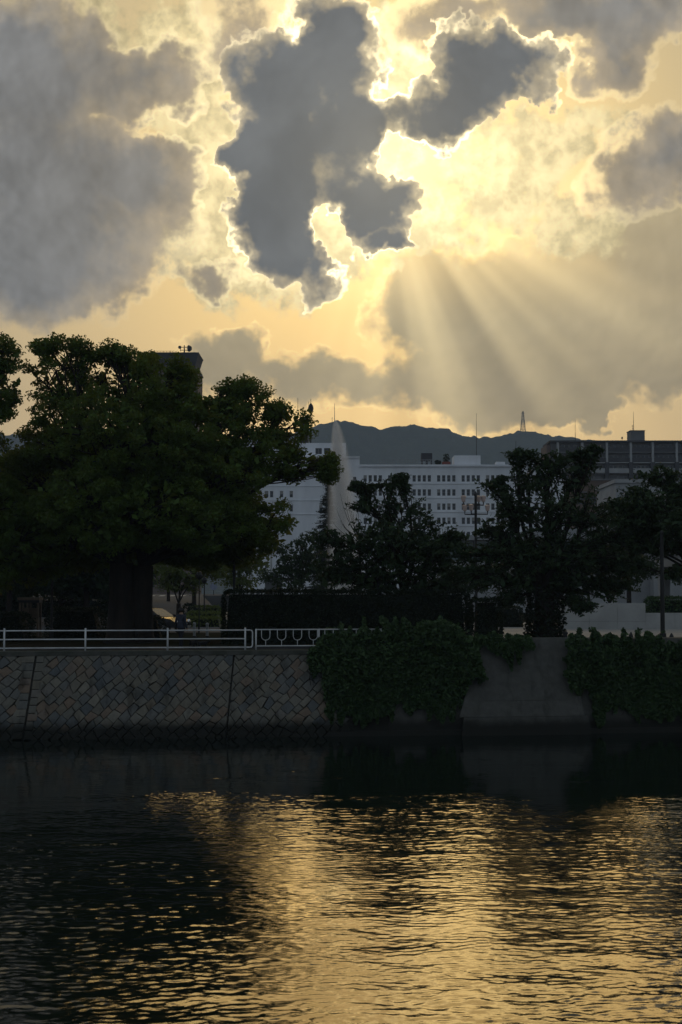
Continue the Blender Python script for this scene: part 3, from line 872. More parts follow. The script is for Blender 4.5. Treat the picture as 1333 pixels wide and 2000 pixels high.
def apartment_block():
    Y = 400.0; k = ppm(Y)
    X = lambda px: (px - 1090) / k
    zz = lambda py: CAMH + (1156 - py) / k - GZ
    w = thing('apartment_block', 'dark grey balcony apartment block with pale piers on the right skyline', 'building', ((1090 - 666.5) / k, Y, GZ))
    bays = [1090, 1138, 1186, 1233, 1276, 1323, 1370, 1416]
    D = 1.6                                   # balcony depth
    m = MB(); m.box(X(1080), X(1440), D, D + 12, 0, zz(863)); m.build('wall', M['grey_wall'], w)
    MB().box(X(1076), X(1444), -.3, D + 12.5, zz(863) + .003, zz(859.5)).build('roof', M['dark_wall'], w)
    MB().box(X(1072), X(1079.5), 2.2, D + 12.3, 0, zz(866)).build('stair_wall', M['brown_wall'], w)
    floors = [862, 882.5, 903, 923.5, 944, 964.5, 985]
    for i, fy in enumerate(floors):
        if i:
            MB().box(X(1080), X(1440), 0, D - .003, zz(fy) - .12, zz(fy) + .10).build('balcony_slab', M['grey_wall'] if i != 2 else M['pale_column'], w)
        zf = zz(fy + 20.5) + .103
        for a, b in zip(bays[:-1], bays[1:]):
            o = MB().box(X(a) + (.62 if i < 2 else .9), X(b) - .02, .02, .12, zf, zf + 1.25).build('balcony_railing', M['dark_wall'] if i < 2 else M['pale_column'] if i % 2 == 0 else M['grey_wall'], w)
            x0, x1 = X(a) + 1.0, X(b) - .5
            for q in range(2):
                xa = x0 + (x1 - x0) * (q * .5 + .06); xb = x0 + (x1 - x0) * (q * .5 + .44)
                o = MB().box(xa, xb, D - .09, D - .003, zf, zf + 2.05).build('balcony_window', M['glass'], w)
                if i < 3: MB().box((xa + xb) / 2 - .05, (xa + xb) / 2 + .05, D - .14, D - .093, zf, zf + 2.05).build('window_frame', M['pale_column'], o)
    for i, a in enumerate(bays):
        MB().box(X(a) - .02, X(a) + .60, -.08, D - .002, zz(902), zz(863)).build('pier', M['pale_column'], w)
        MB().box(X(a) - .3, X(a) + .88, -.06, D - .002, 0, zz(902) - .003).build('pier', M['dark_wall'], w)
    MB().box(X(1239), X(1267), 3, 8, zz(859.5), zz(838)).build('lift_tower', M['grey_wall'], w)
    MB().box(X(1238), X(1268), 2.8, 8.2, zz(838) + .003, zz(837)).build('lift_tower_roof', M['dark_wall'], w)
    m = MB(); m.tube([(X(1248), 5, zz(837)), (X(1248), 5, zz(798))], [.1, .03], 6); m.build('mast', M['dark_metal'], w)
    m = MB(); m.tube([(X(1246), 5, zz(837)), (X(1246), 5, zz(825))], .05, 5)
    for q, py in enumerate((832, 828, 826)): m.tube([(X(1244.2), 5, zz(py)), (X(1247.3), 5, zz(py))], .035, 5)
    m.build('aerial', M['dark_metal'], w)
    m = MB(); m.tube([(X(1132), 5, zz(859.5)), (X(1132), 5, zz(814))], [.09, .03], 6); m.build('mast', M['dark_metal'], w)
    m = MB(); m.tube([(X(1225), 5, zz(859.5)), (X(1225), 5, zz(851))], .05, 5); m.lathe([(.1, 0), (.3, .3), (.08, .7)], (X(1225), 5, zz(853)), 8); m.build('roof_lamp', M['dark_metal'], w)
    m = MB(); m.tube([(X(1132.5), 4, zz(859.5)), (X(1132.5), 4, zz(857))], .2, 6); m.build('vent', M['dark_metal'], w)
    return w
apartment_block()

def brown_building():
    Y = 250.0; k = ppm(Y)
    w = thing('brown_building', 'brownish tiled low block half hidden behind the right cherry tree', 'building', ((1160 - 666.5) / k, Y, GZ))
    h = CAMH + (1156 - 938) / k - GZ
    MB().box(-3.4, 3.4, 0, 9, 0, h).build('wall', M['brown_wall'], w)
    MB().box(-3.55, 3.55, -.15, 9.15, h + .003, h + .3).build('roof', M['grey_wall'], w)
    MB().box(-3.0, -1.2, -.6, -.003, h - 2.2, h - 2.0).build('canopy', M['grey_wall'], w)
    for i in range(3):
        for j in range(3):
            o = MB().box(-2.8 + i * 2.0, -1.5 + i * 2.0, -.06, -.003, h - 4.2 - j * 3, h - 2.8 - j * 3).build('window', M['glass'], w)
            MB().box(-2.18 + i * 2, -2.12 + i * 2, -.1, -.063, h - 4.2 - j * 3, h - 2.8 - j * 3).build('window_frame', M['frame'], o)
brown_building()

def tower():
    Y = 450.0; k = ppm(Y)
    w = thing('tower_block', 'brick tower with flared crown and dish antennas rising over the big tree', 'building', ((340 - 666.5) / k, Y, GZ))
    zz = lambda py: CAMH + (1156 - py) / k - GZ
    X = lambda px: (px - 340) / k
    def frustum(name, a0, b0, a1, b1, z0, z1, mat, d0, d1):
        m = MB(); m.hexa([(a0, -d0, z0), (b0, -d0, z0), (b0, d0, z0), (a0, d0, z0)], [(a1, -d1, z1), (b1, -d1, z1), (b1, d1, z1), (a1, d1, z1)])
        return m.build(name, mat, w)
    frustum('shaft', X(292), X(390), X(292), X(390), 0, zz(730), M['brown_wall'], 7, 7)
    frustum('shaft_cornice', X(290), X(391.5), X(290), X(391.5), zz(730) + .003, zz(727), M['brown_wall'], 7.3, 7.3)
    frustum('upper_shaft', X(296), X(384.5), X(296), X(384.5), zz(727) + .003, zz(714), M['dark_wall'], 6.5, 6.5)
    frustum('crown', X(295), X(385), X(290), X(390), zz(714) + .003, zz(695), M['dark_wall'], 6.6, 7.4)
    frustum('roof', X(289), X(391), X(289), X(391), zz(695) + .003, zz(693), M['dark_wall'], 7.6, 7.6)
    for px in (312, 326, 340, 354, 368):
        MB().box(X(px), X(px) + .9, -6.62, -6.503, zz(724), zz(717)).build('window', M['glass'], w)
        MB().box(X(px), X(px) + 1.1, -7.12, -7.003, zz(745), zz(736)).build('window', M['glass'], w)
    m = MB(); m.tube([(X(358), 0, zz(693)), (X(358), 0, zz(671))], [.3, .15], 6)
    for py in (681, 675): m.tube([(X(350), 0, zz(py)), (X(366), 0, zz(py))], .12, 6)
    m.tube([(X(350.5), 0, zz(683)), (X(350.5), 0, zz(674))], .1, 5); m.tube([(X(365), 0, zz(683)), (X(365), 0, zz(674))], .1, 5)
    ma = m.build('antenna_mast', M['dark_metal'], w)
    m = MB(); m.tube([(X(348), -.6, zz(675.5)), (X(350.2), -.2, zz(675.5))], [.45, .5], 10); m.build('dish_antenna', M['dark_metal'], w)
    m = MB(); m.tube([(X(367), 0, zz(677.5)), (X(371), -.3, zz(677.5))], [1.1, .7], 12); m.build('dish_antenna', M['dark_metal'], w)
    for px, t in ((316, 682), (322, 688), (330, 681), (306, 687), (345, 686)):
        m = MB(); m.tube([(X(px), 1, zz(693)), (X(px), 1, zz(t))], .07, 5); m.build('aerial', M['dark_metal'], w)
    m = MB()
    for px in range(292, 352, 6): m.tube([(X(px), -6.5, zz(693)), (X(px), -6.5, zz(689.5))], .05, 4)
    m.tube([(X(292), -6.5, zz(689.6)), (X(350), -6.5, zz(689.6))], .05, 4); m.build('roof_railing', M['dark_metal'], w)
    MB().box(X(333), X(352), -2, 2, zz(693), zz(690)).build('roof_plant', M['dark_metal'], w)
tower()

def pylon():
    Y = 2280.0; k = ppm(Y)
    b = at(1022, 845, Y)
    w = thing('lattice_pylon', 'lattice steel pylon standing on the hill ridge', 'pylon', b)
    H = 46 / k; leg = lambda t: (3.6 * (1 - t) ** 1.1 + 0.9) 
    m = MB(); N = 9
    for sx in (-1, 1):
        for sy in (-1, 1): m.tube([(sx * leg(t), sy * leg(t), H * t - 3) for t in np.linspace(0, 1, 6)], .32, 4)
    m.build('legs_frame', M['dark_metal'], w)
    m = MB()
    for i in range(N):
        t0, t1 = i / N, (i + 1) / N
        for sy in (-1, 1):
            m.tube([(-leg(t0), sy * leg(t0), H * t0 - 3), (leg(t1), sy * leg(t1), H * t1 - 3)], .2, 4)
            m.tube([(leg(t0), sy * leg(t0), H * t0 - 3), (-leg(t1), sy * leg(t1), H * t1 - 3)], .2, 4)
            m.tube([(leg(t0), sy * leg(t0), H * t0 - 3), (-leg(t0), sy * leg(t0), H * t0 - 3)], .2, 4)
    m.build('bracing', M['dark_metal'], w)
    for t in (.62, .76, .9):
        m = MB(); m.tube([(-3.1, 0, H * t - 3), (0, 0, H * t - 2.2), (3.1, 0, H * t - 3)], .25, 4); m.build('cross_arm', M['dark_metal'], w)
    Yh = 2290.0; b = at(654, 823, Yh); k = ppm(Yh)
    w = thing('hilltop_mast', 'thin radio mast on the hilltop above the fountain', 'mast', b)
    m = MB(); m.tube([(0, 0, -4), (0, 0, 12), (0, 0, 36 / k)], [.8, .5, .35], 6); m.build('pole', M['dark_metal'], w)
    m = MB(); m.tube([(-4, 0, -4), (-4, 0, 8 / k)], .4, 5); m.build('guy_post', M['dark_metal'], w)
pylon()

# ================================================================ museum side, right
def museum():
    w = thing('museum_building', 'pale concrete hall with vertical louvres raised on columns at right edge', 'building', (26.4, 100, GZ))
    z0, z1 = 4.6, 10.45
    L = 21
    MB().box(0.5, 18, 0, L, z0 + .4, z1 - .42).build('hall', M['glass'], w)
    MB().box(-.4, 18.5, -.4, L + .4, z1 - .4, z1).build('roof', M['pale_column'], w)
    MB().box(-.4, 18.5, -.4, L + .4, z0 - .2, z0 + .397).build('floor_beam', M['pale_column'], w)
    fin = MB().box(-.2, .45, 0, .12, z0 + .4, z1 - .403).mesh('louvre', M['pale_column'])
    for i in range(25): link('louvre', fin, w, (0, i * .86, 0))
    for i in range(22): 
        o = link('louvre', fin, w, (0.5 + i * .82, -.003, 0)); o.rotation_euler = (0, 0, R(90))
    for y in (1.0, 10, 19):
        for x in (0.6, 8.5):
            m = MB(); m.hexa([(x - .28, y - .5, 0), (x + .28, y - .5, 0), (x + .28, y + .5, 0), (x - .28, y + .5, 0)], [(x - .42, y - .7, z0 - .203), (x + .42, y - .7, z0 - .203), (x + .42, y + .7, z0 - .203), (x - .42, y + .7, z0 - .203)])
            m.build('column', M['pale_column'], w)
    MB().box(9.2, 17, 6, 19, 0, z0 - .203).build('inner_core', M['grey_wall'], w)
    Y = 190.0; k = ppm(Y)
    w = thing('white_hall', 'plain white flat roofed block behind the museum louvres', 'building', ((1260 - 666.5) / k, Y, GZ))
    h = CAMH + (1156 - 936) / k - GZ
    MB().box(-3.8, 12, 0, 14, 0, h - .5).build('wall', M['pale_column'], w)
    MB().box(-4.0, 12.2, -.25, 14.2, h - .497, h).build('roof', M['pale_column'], w)
    MB().box(0.6, 12.1, -2.5, -.003, 0, h - 2.6).build('annex', M['pale_column'], w)
    for i in range(4): MB().box(1.4 + i * 2.6, 3.2 + i * 2.6, -2.56, -2.503, h - 5.2, h - 3.6).build('window', M['glass'], w)
museum()
def plaza_walls():
    Y = 92.0; k = ppm(Y)
    X = lambda px: (px - 666.5) / k
    w = thing('parapet_wall', 'long pale stone slab wall across the plaza, stepped down at its right', 'wall', (X(1096), Y, GZ))
    h = CAMH + (1156 - 1178) / k - GZ; h2 = CAMH + (1156 - 1197) / k - GZ
    xs = [0, X(1150) - X(1096), X(1205) - X(1096), X(1260) - X(1096)]
    for a, b in zip(xs[:-1], xs[1:]):
        MB().box(a + .006, b - .006, 0, .5, 0.5, h).build('slab', M['parapet'], w)
        MB().box(a + .006, b - .006, 0.01, .5, 0, .49).build('slab', M['parapet'], w)
    x3 = xs[-1]
    for i in range(3): MB().box(x3 + .006 + i * 1.9, x3 + 1.888 + i * 1.9, .03, .5, 0, h2).build('slab', M['parapet'], w)
    MB().box(0.01, x3 + 5.6, .12, .48, 0.02, h2 - .02).build('core', M['coping'], w)
plaza_walls()
def pavilion():
    Y = 165.0; k = ppm(Y)
    X = lambda px: (px - 930) / k
    zz = lambda py: CAMH + (1156 - py) / k - GZ
    w = thing('glass_pavilion', 'low pale pavilion with greenish glass panes seen through the cherry leaves', 'building', ((930 - 666.5) / k, Y, GZ))
    MB().box(X(840), X(1190), 1, 12, 0, zz(1096)).build('base_wall', M['pale_column'], w)
    for i in range(12):
        MB().box(X(842 + i * 29), X(842 + i * 29 + 27), 1.6, 1.7, zz(1096) + .003, zz(1056)).build('pane', M['green_glass'], w)
        MB().box(X(842 + i * 29 + 27.2), X(842 + i * 29 + 28.8), 1.5, 1.8, zz(1096) + .003, zz(1056)).build('mullion', M['dark_wall'], w)
    m = MB(); m.hexa([(X(832), .4, zz(1056) + .003), (X(1200), .4, zz(1050)), (X(1200), 12.4, zz(1050)), (X(832), 12.4, zz(1056))], [(X(832), .4, zz(1050)), (X(1200), .4, zz(1028)), (X(1200), 12.4, zz(1028)), (X(832), 12.4, zz(1050))])
    m.build('roof', M['pale_column'], w)
pavilion()

# ================================================================ railings on the bank
def pt_on_bank(px, d=0.45):
    """ground point behind the wall edge, in the column of pixel px"""
    x = px_s(px)
    for _ in range(4): x = px_s(px, wall_y(x) + d)
    return Vector((x, wall_y(x) + d, GZ + .02))
def railing():
    posts = [-147, 11, 169, 329, 480]
    H = 0.86
    def seg(a, b, posts_px, label):
        o = pt_on_bank(posts_px[0])
        w = thing('pipe_railing', label, 'railing', o)
        return w, o
    w, o = seg(0, 0, posts, 'white painted pipe railing with three rails along the wall top')
    P = [pt_on_bank(p) - o for p in posts]
    for p in P:
        m = MB(); m.tube([p + Vector((0, 0, -.05)), p + Vector((0, 0, H + .02))], .038, 10); m.lathe([(.045, 0), (.045, .015), (.02, .04)], p + Vector((0, 0, H + .015)), 10)
        m.build('post', M['rail'], w, smooth=True)
    e = (P[-1] - P[-2]).normalized()
    for z in (H - .05, H - .40):
        m = MB(); m.tube([P[0] + Vector((0, 0, z)), P[-1] + (e * .2 if z > .6 else e * 0) + Vector((0, 0, z))], .028, 8); m.build('rail', M['rail'], w, smooth=True)
    m = MB(); m.tube([P[0] + Vector((0, 0, .11)), P[-1] + e * .2 + Vector((0, 0, .11))], .028, 8); m.build('rail', M['rail'], w, smooth=True)
    m = MB(); q = P[-1]
    pts = [q + e * .2 + Vector((0, 0, H - .05)), q + e * .27 + Vector((0, 0, H - .07)), q + e * .30 + Vector((0, 0, H - .14)), q + e * .30 + Vector((0, 0, .2)), q + e * .27 + Vector((0, 0, .13)), q + e * .2 + Vector((0, 0, .11))]
    m.tube(pts, .028, 8); m.build('end_loop', M['rail'], w, smooth=True)
    # second railing with hanging U shapes
    o = pt_on_bank(501)
    w = thing('loop_railing', 'white railing with hanging U shaped bars running into the ivy', 'railing', o)
    q0, q1 = Vector((0, 0, 0)), pt_on_bank(760) - o
    e = (q1 - q0).normalized(); L = (q1 - q0).length
    for t in (0, 2.6, 5.2):
        m = MB(); m.tube([e * t + Vector((0, 0, -.05)), e * t + Vector((0, 0, H))], .035, 10); m.build('post', M['rail'], w, smooth=True)
    for z in (H - .03, .16):
        m = MB(); m.tube([e * .0 + Vector((0, 0, z)), e * L + Vector((0, 0, z))], .026, 8); m.build('rail', M['rail'], w, smooth=True)
    ub = MB(); r = .175
    pts = [e * -r + Vector((0, 0, 0)), e * -r + Vector((0, 0, -.26))] + [e * (-r * math.cos(a)) + Vector((0, 0, -.26 - r * math.sin(a))) for a in np.linspace(.25, math.pi - .25, 9)] + [e * r + Vector((0, 0, -.26)), e * r]
    ub.tube(pts, .017, 6); ub.tube([Vector((0, 0, -.26 - r)), Vector((0, 0, .16 - (H - .03)))], .017, 6)
    me = ub.mesh('u_bar', M['rail'], True)
    for i in range(8): link('u_bar', me, w, e * (.40 + i * .655) + Vector((0, 0, H - .03)))
railing()

def lamp_pole(px, ytop, Y, label, r=.06, arm=False, name='lamp_post'):
    k = ppm(Y); H = CAMH + (1156 - ytop) / k - GZ
    w = thing(name, label, 'lamp post', ((px - 666.5) / k, Y, GZ), group=None)
    m = MB(); m.tube([(0, 0, 0), (0, 0, .6), (0, 0, .62), (0, 0, H)], [r * 1.5, r * 1.5, r, r * .75], 10); m.build('pole', M['dark_metal'], w, smooth=False)
    hs = .45 if px == 1293 else 1.0
    m = MB(); m.lathe([(r * .8, 0), (.16 * hs, .06 * hs), (.20 * hs, .25 * hs), (.14 * hs, .42 * hs), (.03, .5 * hs)], (0, 0, H), 10); m.build('lamp_head', M['dark_metal'], w)
    return w
lamp_pole(458, 1040, 70, 'tall dark lamp pole beside the left end of the long hedge', .07)
lamp_pole(103, 1120, 70, 'dark lamp pole under the big tree near the left railing', .06)
lamp_pole(1293, 1046, 62, 'thick dark pole at the far right in front of the museum', .10)
lamp_pole(390, 1132, 82, 'thin dark pole left of the two striped lawn hedges', .035)
lamp_pole(400, 1140, 105, 'thin dark pole standing on the striped hedge slope', .05)
def lantern_post():
    Y = 100.0; k = ppm(Y)
    w = thing('lantern_post', 'tall dark post with tiers of upright pale lanterns before the white building', 'lamp post', ((930 - 666.5) / k, Y, GZ))
    zz = lambda py: CAMH + (1156 - py) / k - GZ
    X = lambda px: (px - 930) / k
    m = MB(); m.tube([(0, 0, 0), (0, 0, 2), (0, 0, zz(968))], [.14, .10, .09], 10); m.lathe([(.09, 0), (.13, .1), (.03, .35)], (0, 0, zz(969)), 10); m.build('pole', M['dark_metal'], w)
    arms = [(905.5, 987, 966), (937, 986, 966), (946, 986, 974), (908, 1005, 992), (920.5, 1004, 983), (954, 1004, 990)]
    for px, ya, yt in arms:
        m = MB(); m.tube([(0, 0, zz(ya)), (X(px), .3 if px > 930 else -.3, zz(ya)), (X(px), .3 if px > 930 else -.3, zz(ya - 6))], .045, 6); a = m.build('arm', M['dark_metal'], w)
        m = MB(); z = zz(yt + 11) 
        m.lathe([(.07, 0), (.13, .06), (.18, .35), (.2, .40), (.05, .46)], (X(px), .3 if px > 930 else -.3, zz(ya - 6)), 10); m.build('lantern', M['lantern'], a)
lantern_post()
def flagpole():
    Y = 120.0; k = ppm(Y)
    w = thing('flagpole', 'white flagpole rising from a grey plinth between trees', 'flagpole', ((530 - 666.5) / k, Y, GZ))
    zz = lambda py: CAMH + (1156 - py) / k - GZ
    MB().box(-.5, .95, -.4, .4, 0, zz(1129)).build('plinth', M['grey_metal'], w)
    m = MB(); m.tube([(0, 0, zz(1129)), (0, 0, zz(1035))], [.1, .06], 8); m.lathe([(.05, 0), (.1, .1), (.02, .2)], (0, 0, zz(1035)), 8); m.build('pole', M['rail'], w)
flagpole()
def bollards():
    spec = [(1103, 1233, 63.0, 'short dark bollard on the plaza right of the ivy clad trunk'), (1231, 1234, 62.0, 'pointed dark bollard poking out of the ivy left of the thick pole'), (1310, 1236, 62.0, 'pointed dark bollard at the right edge beside the thick pole'),
            (381, 1215, 76.0, 'pale short bollard beside the walking figure behind the railing'), (406, 1216, 76.0, 'second pale bollard to the right, before the striped hedges')]
    for i, (px, yt, Y, lab) in enumerate(spec):
        k = ppm(Y); H = CAMH + (1156 - yt) / k - GZ
        w = thing('bollard', lab, 'bollard', ((px - 666.5) / k, Y, GZ), group='short bollards on the bank')
        m = MB(); mt = M['dark_metal'] if i < 3 else M['pale_column']
        r = .10 if i < 3 else .07
        if i in (1, 2): m.lathe([(r * 1.6, 0), (r * 1.5, H * .3), (r * .9, H * .8), (.02, H)], n=12)
        else: m.lathe([(r, 0), (r, H * .82), (r * 1.25, H * .84), (r * 1.25, H * .93), (r * .6, H)], n=12)
        m.build('post', mt, w, smooth=False)
        m = MB(); m.lathe([(r * 1.7, 0), (r * 1.7, .04), (r * 1.65, .06)], n=12); m.build('base_ring', M['dark_metal'], w)
bollards()
def shelter():
    Y = 76.0; k = ppm(Y)
    w = thing('notice_shelter', 'small dark roofed notice shelter under the trees at far left', 'shelter', ((62 - 666.5) / k, Y, GZ))
    zz = lambda py: CAMH + (1156 - py) / k - GZ
    MB().box(-.62, .55, -.5, .5, zz(1172), zz(1167)).build('roof', M['wood'], w)
    MB().box(-.60, .53, -.42, .42, zz(1177), zz(1172) - .003).build('roof_beam', M['dark_metal'], w)
    for x in (-.5, -.1, .45):
        for y in (-.35, .35): MB().box(x - .05, x + .05, y - .05, y + .05, 0, zz(1177) - .003).build('post', M['wood'], w)
    MB().box(-.45, .4, -.05, .05, .7, 1.55).build('board', M['wood'], w)
shelter()

# ================================================================ fountain
def fountain():
    Y = 172.0; k = ppm(Y)
    base = at(655, 1156, Y); base.z = GZ
    w = thing('fountain', 'tall white fountain jet drifting to mist in front of the hill', 'fountain', base)
    H = CAMH + (1156 - 820) / k - GZ
    m = MB(); m.lathe([(6.0, 0), (6.0, .5), (5.7, .5), (5.6, .15), (.4, .15), (.3, .6)], n=40); m.build('basin', M['paving'], w)
    m = MB(); m.lathe([(.12, .5), (.10, 1.0), (.05, 1.1)], n=10); m.build('nozzle', M['grey_metal'], w)
    # the jet falls as mist: a closed plume filled with drifting droplets
    cx = lambda t: 1.0 * (1 - t) ** .8
    wd = lambda t: 2.95 * (1 - t) ** .55 + .1
    m = MB(); rings, n = 26, 20
    ts = [i / (rings - 1) for i in range(rings)]
    vs = [(cx(t) + 1.35 * wd(t) * math.cos(q * 2 * math.pi / n), 1.35 * wd(t) * math.sin(q * 2 * math.pi / n), .5 + t * (H - .5)) for t in ts for q in range(n)]
    fs = [(i * n + q, i * n + (q + 1) % n, (i + 1) * n + (q + 1) % n, (i + 1) * n + q) for i in range(rings - 1) for q in range(n)]
    fs += [tuple(range(n - 1, -1, -1)), tuple((rings - 1) * n + q for q in range(n))]
    m.add(vs, fs)
    mt = bpy.data.materials.new('fountain mist'); mt.use_nodes = True
    nt = mt.node_tree; S.nt = nt; nt.nodes.remove(nt.nodes['Principled BSDF'])
    tc = nt.nodes.new('ShaderNodeTexCoord'); co = S(tc.outputs['Object'])
    sep = nt.nodes.new('ShaderNodeSeparateXYZ'); nt.links.new(co.o, sep.inputs[0])
    x, y, z = (S(sep.outputs[i]) for i in range(3))
    f = sat((H - z) / (H - .5))
    w_ = (f ** .55) * 2.95 + .1
    xn = (x - f ** .8) / w_
    yn = y / w_
    # sharp on the windward side, drifting out on the other
    xn = smax(xn, xn * -1.55)
    rr = xn * xn + yn * yn
    body = sexp(rr * -2.6) * step(rr, 1.8, 1.1)
    st = noise(vmath('MULTIPLY', co, (1.6, 1.6, 0.22)), 1.0, 4, 0.6)
    den = body * step(st, 0.28, 0.68, lo=0.35, hi=1.6) * 3.4 / w_
    v = nt.nodes.new('ShaderNodeVolumePrincipled')
    v.inputs['Color'].default_value = (0.97, 0.97, 0.97, 1); v.inputs['Anisotropy'].default_value = 0.15
    nt.links.new(den.o, v.inputs['Density'])
    nt.links.new(v.outputs[0], nt.nodes['Material Output'].inputs['Volume'])
    o = m.build('spray', mt, w); o['kind'] = 'stuff'
fountain()

# ================================================================ trees
def curve_pts(a, b, n=6, sag=0.0, wob=0.25, rnd=random):
    a, b = Vector(a), Vector(b); L = (b - a).length
    pts = []
    o1 = Vector((rnd.uniform(-1, 1), rnd.uniform(-1, 1), rnd.uniform(-.3, .6))) * L * wob * .4
    for i in range(n):
        t = i / (n - 1)
        pts.append(a.lerp(b, t) + o1 * math.sin(math.pi * t) + Vector((0, 0, sag * math.sin(math.pi * t) * L)))
    return pts
def tree(name, label, px, Y, lobes, leafmat, clumps=34, per=150, leaf=.13, crad=(.35, .65), trunk=.45, fork=.32, base_py=None, group=None, twig=True, up=.35, droop=0., core=True, seed=1, aspect=.55, trunks=None, shell=.5, spray=False):
    rnd = random.Random(seed)
    k = ppm(Y)
    base = Vector(((px - 666.5) / k, Y, GZ))
    w = thing(name, label, 'tree', base, group=group)
    wood = MB(); twigs = MB()
    L = []
    for lb in lobes:
        c = at(lb[0], lb[1], Y) - base; c.y += lb[4] if len(lb) > 4 else 0.0
        dens = lb[5] if len(lb) > 5 else 1.0
        L.append((c, lb[2] / k, lb[3] / k, dens))
    top = max(c.z for c, *_ in L)
    forks = []
    for tr in (trunks or [(0, 0, 1.0)]):
        f = Vector((tr[0] * 1.2, tr[1], top * fork * rnd.uniform(.9, 1.1)))
        pts = [Vector((tr[0], tr[1], -.3)), Vector((tr[0], tr[1], .35)), Vector((tr[0] * 1.05, tr[1], f.z * .5)), f]
        wood.tube(pts, [trunk * 1.55 * tr[2], trunk * 1.12 * tr[2], trunk * .95 * tr[2], trunk * .85 * tr[2]], 12); forks.append((f, tr[2]))
    P = []; SZ = []
    for c, rx, rz, dens in L:
        f, s = min(forks, key=lambda q: (q[0].xy - c.xy).length)
        d = (c - f).length
        lp = curve_pts(f, c, 6, .06, .22, rnd)
        r0 = trunk * s * min(.6, .22 + .30 * (rx * rz) ** .5 / (d + 1))
        wood.tube(lp, [r0, r0 * .85, r0 * .7, r0 * .55, r0 * .42, r0 * .28], 8)
        n = max(5, int(clumps * dens * max(.35, (rx * rz) / 4.0)))
        for q in range(n):
            v = in_ball(1)[0]; m = np.linalg.norm(v) + 1e-6
            rr = (shell + (1 - shell) * rnd.random() ** .6) * (rnd.uniform(.9, 1.3) if spray else 1)
            v = v / m * rr
            cc = np.array(c) + v * np.array([rx, (rx + rz) * .5, rz])
            if cc[2] < .8: continue
            cr = rnd.uniform(*crad)
            nn = int(per * (cr / np.mean(crad)) ** 2)
            if spray:                         # leaves strung along the last stretch of each twig
                a = lp[rnd.choice((3, 4, 5))]
                tp = curve_pts(a, Vector(cc), 5, .05, .3, rnd)
                arr = np.array([list(v_) for v_ in tp]); u = RNG.uniform(1.2, 4.25, nn); i0 = np.minimum(u.astype(int), 3); f_ = (u - i0)[:, None]
                p = arr[i0] * (1 - f_) + arr[i0 + 1] * f_ + RNG.normal(0, .10, (nn, 3)) * np.array([1, 1, .5])
                P.append(p); SZ.append(np.full(nn, leaf))
                rt = r0 * .2 + .012
                twigs.tube(tp, [rt, rt * .8, rt * .6, rt * .4, .008], 5, cap=False)
                continue
            p = in_ball(nn); p = p * (0.55 + .45 * np.abs(p)) * np.array([cr, cr, cr * .7])
            P.append(cc + p); SZ.append(np.full(nn, leaf))
            if twig:
                a = lp[rnd.choice((3, 4, 5))]
                tp = curve_pts(a, Vector(cc), 4, .03, .35, rnd)
                rt = r0 * .22 + .012
                twigs.tube(tp, [rt, rt * .75, rt * .5, .010], 5, cap=False)
        if core:                              # inner foliage in larger sprays
            nn = int((110 if spray else 220) * dens * max(.4, rx * rz / 3.0)); p = in_ball(nn) * np.array([rx, (rx + rz) * .5, rz]) * (.62 if spray else .80)
            p = np.array(c) + p; P.append(p); SZ.append(np.full(nn, leaf * 2.4))
    wood.build('trunk', M['bark'], w, smooth=True)
    if twigs.v: twigs.build('branches', M['bark'], w)
    o = link('crown', leaf_mesh('crown', np.concatenate(P), np.concatenate(SZ), leafmat, up=up, droop=droop, aspect=aspect), w)
    return w

CAMPHOR = [(110, 725, 62, 62, 0, .62), (200, 745, 75, 65, 1, .75), (310, 775, 85, 75, -1), (120, 850, 95, 90, 0), (230, 870, 110, 100, -2.5), (330, 880, 100, 90, -2), (420, 830, 75, 75, 0),
      (480, 790, 70, 45, 1), (560, 835, 48, 50, .5), (520, 885, 80, 50, 0), (590, 905, 50, 30, .5, .9), (645, 912, 12, 26, .5, 1.2), (440, 930, 100, 75, -1), (80, 950, 95, 80, 1), (190, 990, 120, 75, -3), (310, 1000, 120, 75, -3),
      (430, 1020, 105, 60, -1), (525, 1025, 60, 48, 0), (380, 1065, 95, 45, 2), (130, 1060, 110, 55, 0), (500, 1062, 55, 28, 1, .8), (470, 752, 45, 22, 1), (20, 900, 40, 35, 2), (265, 706, 40, 30, 1), (160, 690, 30, 26, 0, .7), (90, 678, 26, 24, 0, .7), (220, 690, 30, 22, 0, .7),
      (60, 1060, 80, 60, 0), (260, 1060, 120, 38, 3), (250, 940, 140, 110, 3), (380, 960, 120, 100, 3), (120, 1000, 110, 80, 3), (430, 1085, 70, 24, 2, .8), (170, 1095, 80, 26, 3, .8), (330, 1085, 60, 18, 4, .8), (350, 735, 30, 30, 1), (400, 1040, 60, 50, -3), (220, 1040, 70, 40, -4)]
tree('camphor_tree', 'huge spreading dark tree with twin trunks behind the pipe railing', 250, 68, CAMPHOR,
     M['camphor_leaf'], clumps=52, per=135, leaf=.165, crad=(.32, .70), trunk=.66, fork=.28, trunks=[(-.25, 0, 1.0), (.55, .35, .92)], seed=4)
tree('camphor_tree', 'tree at left edge with its top spray hanging against the sunset sky', -95, 66,
     [(5, 690, 48, 40, 0), (0, 745, 55, 38, 0), (-60, 730, 70, 70, 0), (10, 785, 28, 30, 0, .9), (-80, 850, 90, 90, 0), (-10, 1000, 70, 80, 0), (40, 1060, 70, 60, 0), (-60, 960, 90, 80, 0), (-40, 1090, 110, 60, 0), (10, 1110, 80, 45, 2)],
     M['camphor_leaf'], clumps=50, per=125, leaf=.16, crad=(.3, .6), trunk=.4, fork=.3, seed=9)
CH = dict(clumps=84, per=42, leaf=.21, crad=(.25, .5), aspect=.46, droop=.8, shell=.45, spray=True, up=.5)
